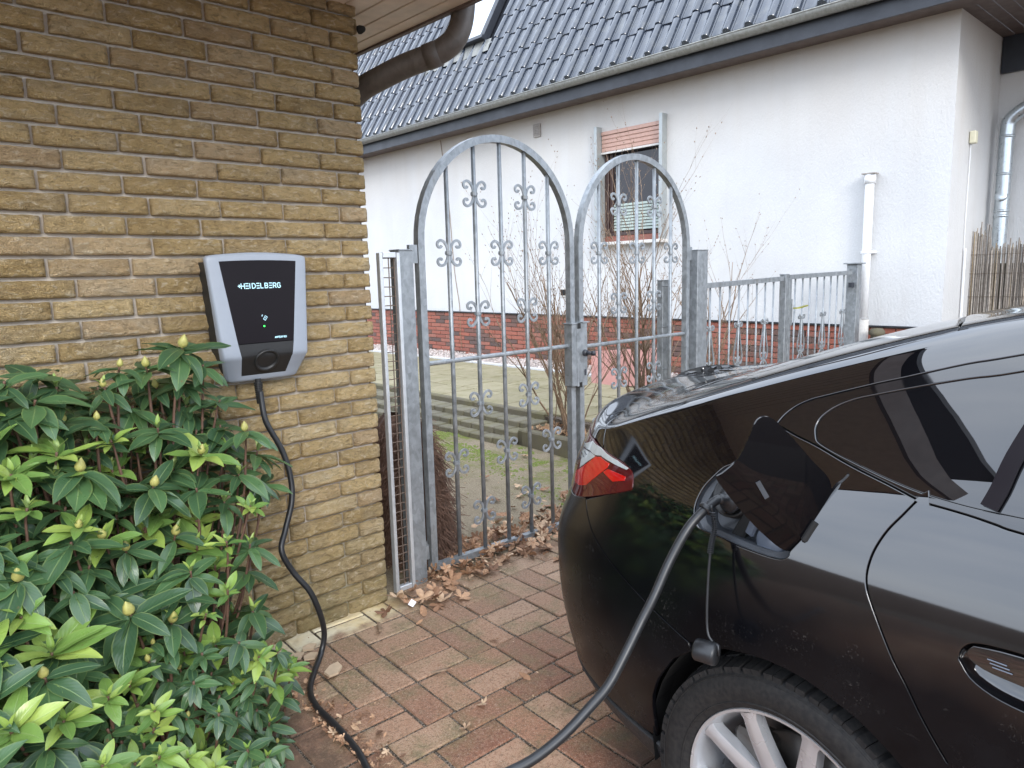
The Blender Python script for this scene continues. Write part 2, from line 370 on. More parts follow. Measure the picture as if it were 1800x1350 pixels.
M['soil'] = mat_grit('dark leaf soil', [(.2,(.04,.028,.02)), (.6,(.09,.06,.04)), (1.,(.2,.14,.09))], 90)
M['gravel'] = mat_grit('pale gravel', [(.1,(.16,.13,.12)), (.4,(.45,.38,.34)), (.7,(.62,.58,.55)), (1.,(.75,.73,.72))], 45, bump=1, dist=.03)
M['stone_chip'] = simple('pale chippings', (.5,.44,.41), .9, .4, .3, 8)
def mat_sand():
    m = NM('sandy ground with moss'); p = m.pos(); xy = m.z()
    f = m.noise(p, 120, 5, .7); b = m.noise(p, 1.8, 5, .6)
    c = m.mix(m.mapr(f, .25, .75), (.15,.12,.08), (.36,.30,.215)); c = m.mix(m.mapr(m.noise(p, 11, 5, .7), .5, .75, 0, .5), c, (.17,.125,.08))
    mo = m.math('MULTIPLY', m.mapr(m.noise(p, 2.3, 6, .68), .46, .58), m.mapr(m.noise(p, 30, 4, .6), .35, .55))
    near = m.math('MAXIMUM', m.mapr(xy[0], 3.05, 3.7), m.mapr(m.noise(p, .8, 2), .5, .6, 0, .6))
    c = m.mix(m.math('MULTIPLY', mo, near), c, m.mix(f, (.09,.115,.025), (.19,.21,.05)))
    return m.out(c, .97, m.bump(m.math('ADD', f, m.math('MULTIPLY', mo, .8)), .7, .01), Specular_IOR_Level=.15)
M['sand'] = mat_sand()
def mat_slab(name, a, b, moss=.5):
    m = NM(name); p = m.pos(); rn = m.rnd(); f = m.noise(p, 150, 4, .65); g = m.noise(p, 5, 5, .65)
    c = m.mix(m.math('ADD', m.math('MULTIPLY', m.mapr(f, .25, .75), .5), m.math('MULTIPLY', rn, .5)), a, b)
    c = m.mix(m.mapr(g, .45, .7, 0, moss), c, (.17,.155,.07)); c = m.mix(m.mapr(m.noise(p, 22, 5, .7), .58, .75, 0, .5), c, (.09,.075,.05))
    return m.out(c, .93, m.bump(f, .4, .004), Specular_IOR_Level=.2)
M['slab'] = mat_slab('buff paving slab', (.24,.21,.135), (.33,.29,.19), .6)
M['step'] = mat_slab('mossy grey step stone', (.12,.11,.08), (.21,.19,.145), .6)
M['kerb'] = mat_slab('dark mossy kerb', (.10,.09,.065), (.17,.15,.11), .6)
M['edging'] = mat_slab('pale concrete edging', (.50,.50,.50), (.66,.66,.66), .1)
M['moss'] = simple('bright moss', (.13,.16,.03), .98, .45, .8, 120)
M['alu'] = simple('brushed aluminium frame', (.60,.62,.64), .42, .08, .0, 30, Metallic=.6)
M['wire'] = simple('rusty mesh wire', (.12,.085,.065), .7, .3)
M['charcoal'] = simple('charcoal painted board', (.026,.029,.037), .45, .15, .1, 12)
M['soffit'] = simple('brown stained soffit', (.115,.085,.075), .6, .2, .1, 14)
M['cream_board'] = simple('weathered cream soffit board', (.72,.62,.53), .6, .08, .15, 18)
M['shutter'] = simple('salmon roller shutter', (.50,.31,.25), .5, .08)
M['rail'] = simple('grey shutter rail', (.36,.385,.385), .4, .08, 0, 20, Metallic=.3)
M['frame'] = simple('brown window frame', (.045,.022,.018), .35, .25)
M['frame_red'] = simple('red brown lower frame', (.22,.075,.05), .4, .2)
M['sill'] = simple('pale stone sill', (.62,.60,.57), .7, .1)
M['pvc'] = simple('white plastic pipe', (.80,.81,.82), .35, .04)
M['ivory'] = simple('ivory plastic box', (.72,.68,.50), .45, .06)
M['grille'] = simple('grey vent grille', (.34,.31,.28), .6, .15)
M['dark'] = simple('black recess', (.008,.008,.008), .8, .1)
M['blind'] = simple('pale green blind', (.36,.42,.38), .6, .08)
M['pink'] = simple('pink painted panel', (.50,.25,.22), .7, .1, .1, 6)
M['twig'] = simple('bare brown twig', (.23,.155,.10), .75, .35, .2, 60)
M['bud'] = simple('yellow green bud', (.36,.34,.10), .5, .2, .3, 90)
M['stem'] = simple('reddish brown stem', (.12,.065,.042), .7, .3, .3, 90)
M['brush'] = simple('dry brown brushwood', (.115,.065,.045), .85, .45, .2, 40)
M['reed'] = None
def mat_reed():
    m = NM('weathered reed cane'); rn = m.tint(); p = m.pos()
    c = m.ramp(rn, [(0., (.13,.11,.09)), (.5, (.30,.26,.22)), (.8, (.46,.42,.38)), (1., (.42,.30,.15))])
    return m.out(m.mix(m.mapr(m.noise(p, 40, 3), .4, .7, 0, .5), c, (.12,.10,.085)), .7)
M['reed'] = mat_reed()
M['wb_grey'] = simple('silver grey plastic housing', (.27,.30,.345), .42, .02, 0, 40)
M['wb_black'] = simple('glossy black panel', (.012,.010,.012), .22, .1, 0, 3, Specular_IOR_Level=.07)
M['wb_matt'] = simple('matt black plastic', (.014,.014,.014), .5, .1)
def mat_print(name, col, emit=0):
    m = NM(name); m.out(col, .5)
    if emit: m.b.inputs['Emission Color'].default_value = (*col, 1); m.b.inputs['Emission Strength'].default_value = emit
    return m.mat
M['print'] = mat_print('pale blue lettering', (.45,.72,.82), .35); M['led'] = mat_print('green status light', (.05,.9,.12), 1.2)
M['rubber'] = simple('black cable rubber', (.016,.017,.019), .38, .15, .05, 60)
M['trim'] = simple('gloss black window trim', (.004,.004,.005), .04, .05, 0, 3, IOR=1.85)
def mat_glass(name, col, rough=.015, ior=1.5):
    m = NM(name); return m.out(col, rough, None, IOR=ior)
M['glass'] = mat_glass('tinted car glass', (.004,.004,.005), .012, 1.85)
M['pane'] = mat_glass('dark house window pane', (.020,.017,.020), .02, 1.5)
M['mirror_pane'] = mat_glass('skylight pane', (.55,.57,.6), .03); M['mirror_pane'].node_tree.nodes['Principled BSDF'].inputs['Metallic'].default_value = 1
M['plastic'] = simple('rough black bumper plastic', (.020,.020,.021), .55, .2, .3, 220)
M['grey_plastic'] = simple('grey charge port plastic', (.045,.05,.058), .38, .1, .0, 50)
M['port_cover'] = simple('pale blue grey port cover', (.10,.115,.145), .3, .08)
M['lens_red'] = simple('bright red lamp lens', (.50,.008,.005), .08, .06, 0, 40, Coat_Weight=.5)
M['lens_dark'] = simple('dark red lamp lens', (.075,.008,.008), .05, .15, 0, 30)
M['lens_clear'] = simple('clear silver lamp lens', (.42,.44,.43), .08, .1, 0, 60)
M['chrome'] = simple('silver alloy', (.52,.53,.55), .30, .05, 0, 20, Metallic=.6)
M['disc'] = simple('dull brake disc', (.12,.11,.10), .4, .2, 0, 20, Metallic=.8)
M['paper'] = simple('white scrap paper', (.82,.82,.84), .7, .03)
M['shard'] = simple('sandy stone shard', (.50,.38,.26), .9, .12, .3, 30)

M['flap'] = mat_glass('glossy black flap lining', (.003,.003,.004), .05, 1.45); M['flap'].node_tree.nodes['Principled BSDF'].inputs['Specular IOR Level'].default_value = .3

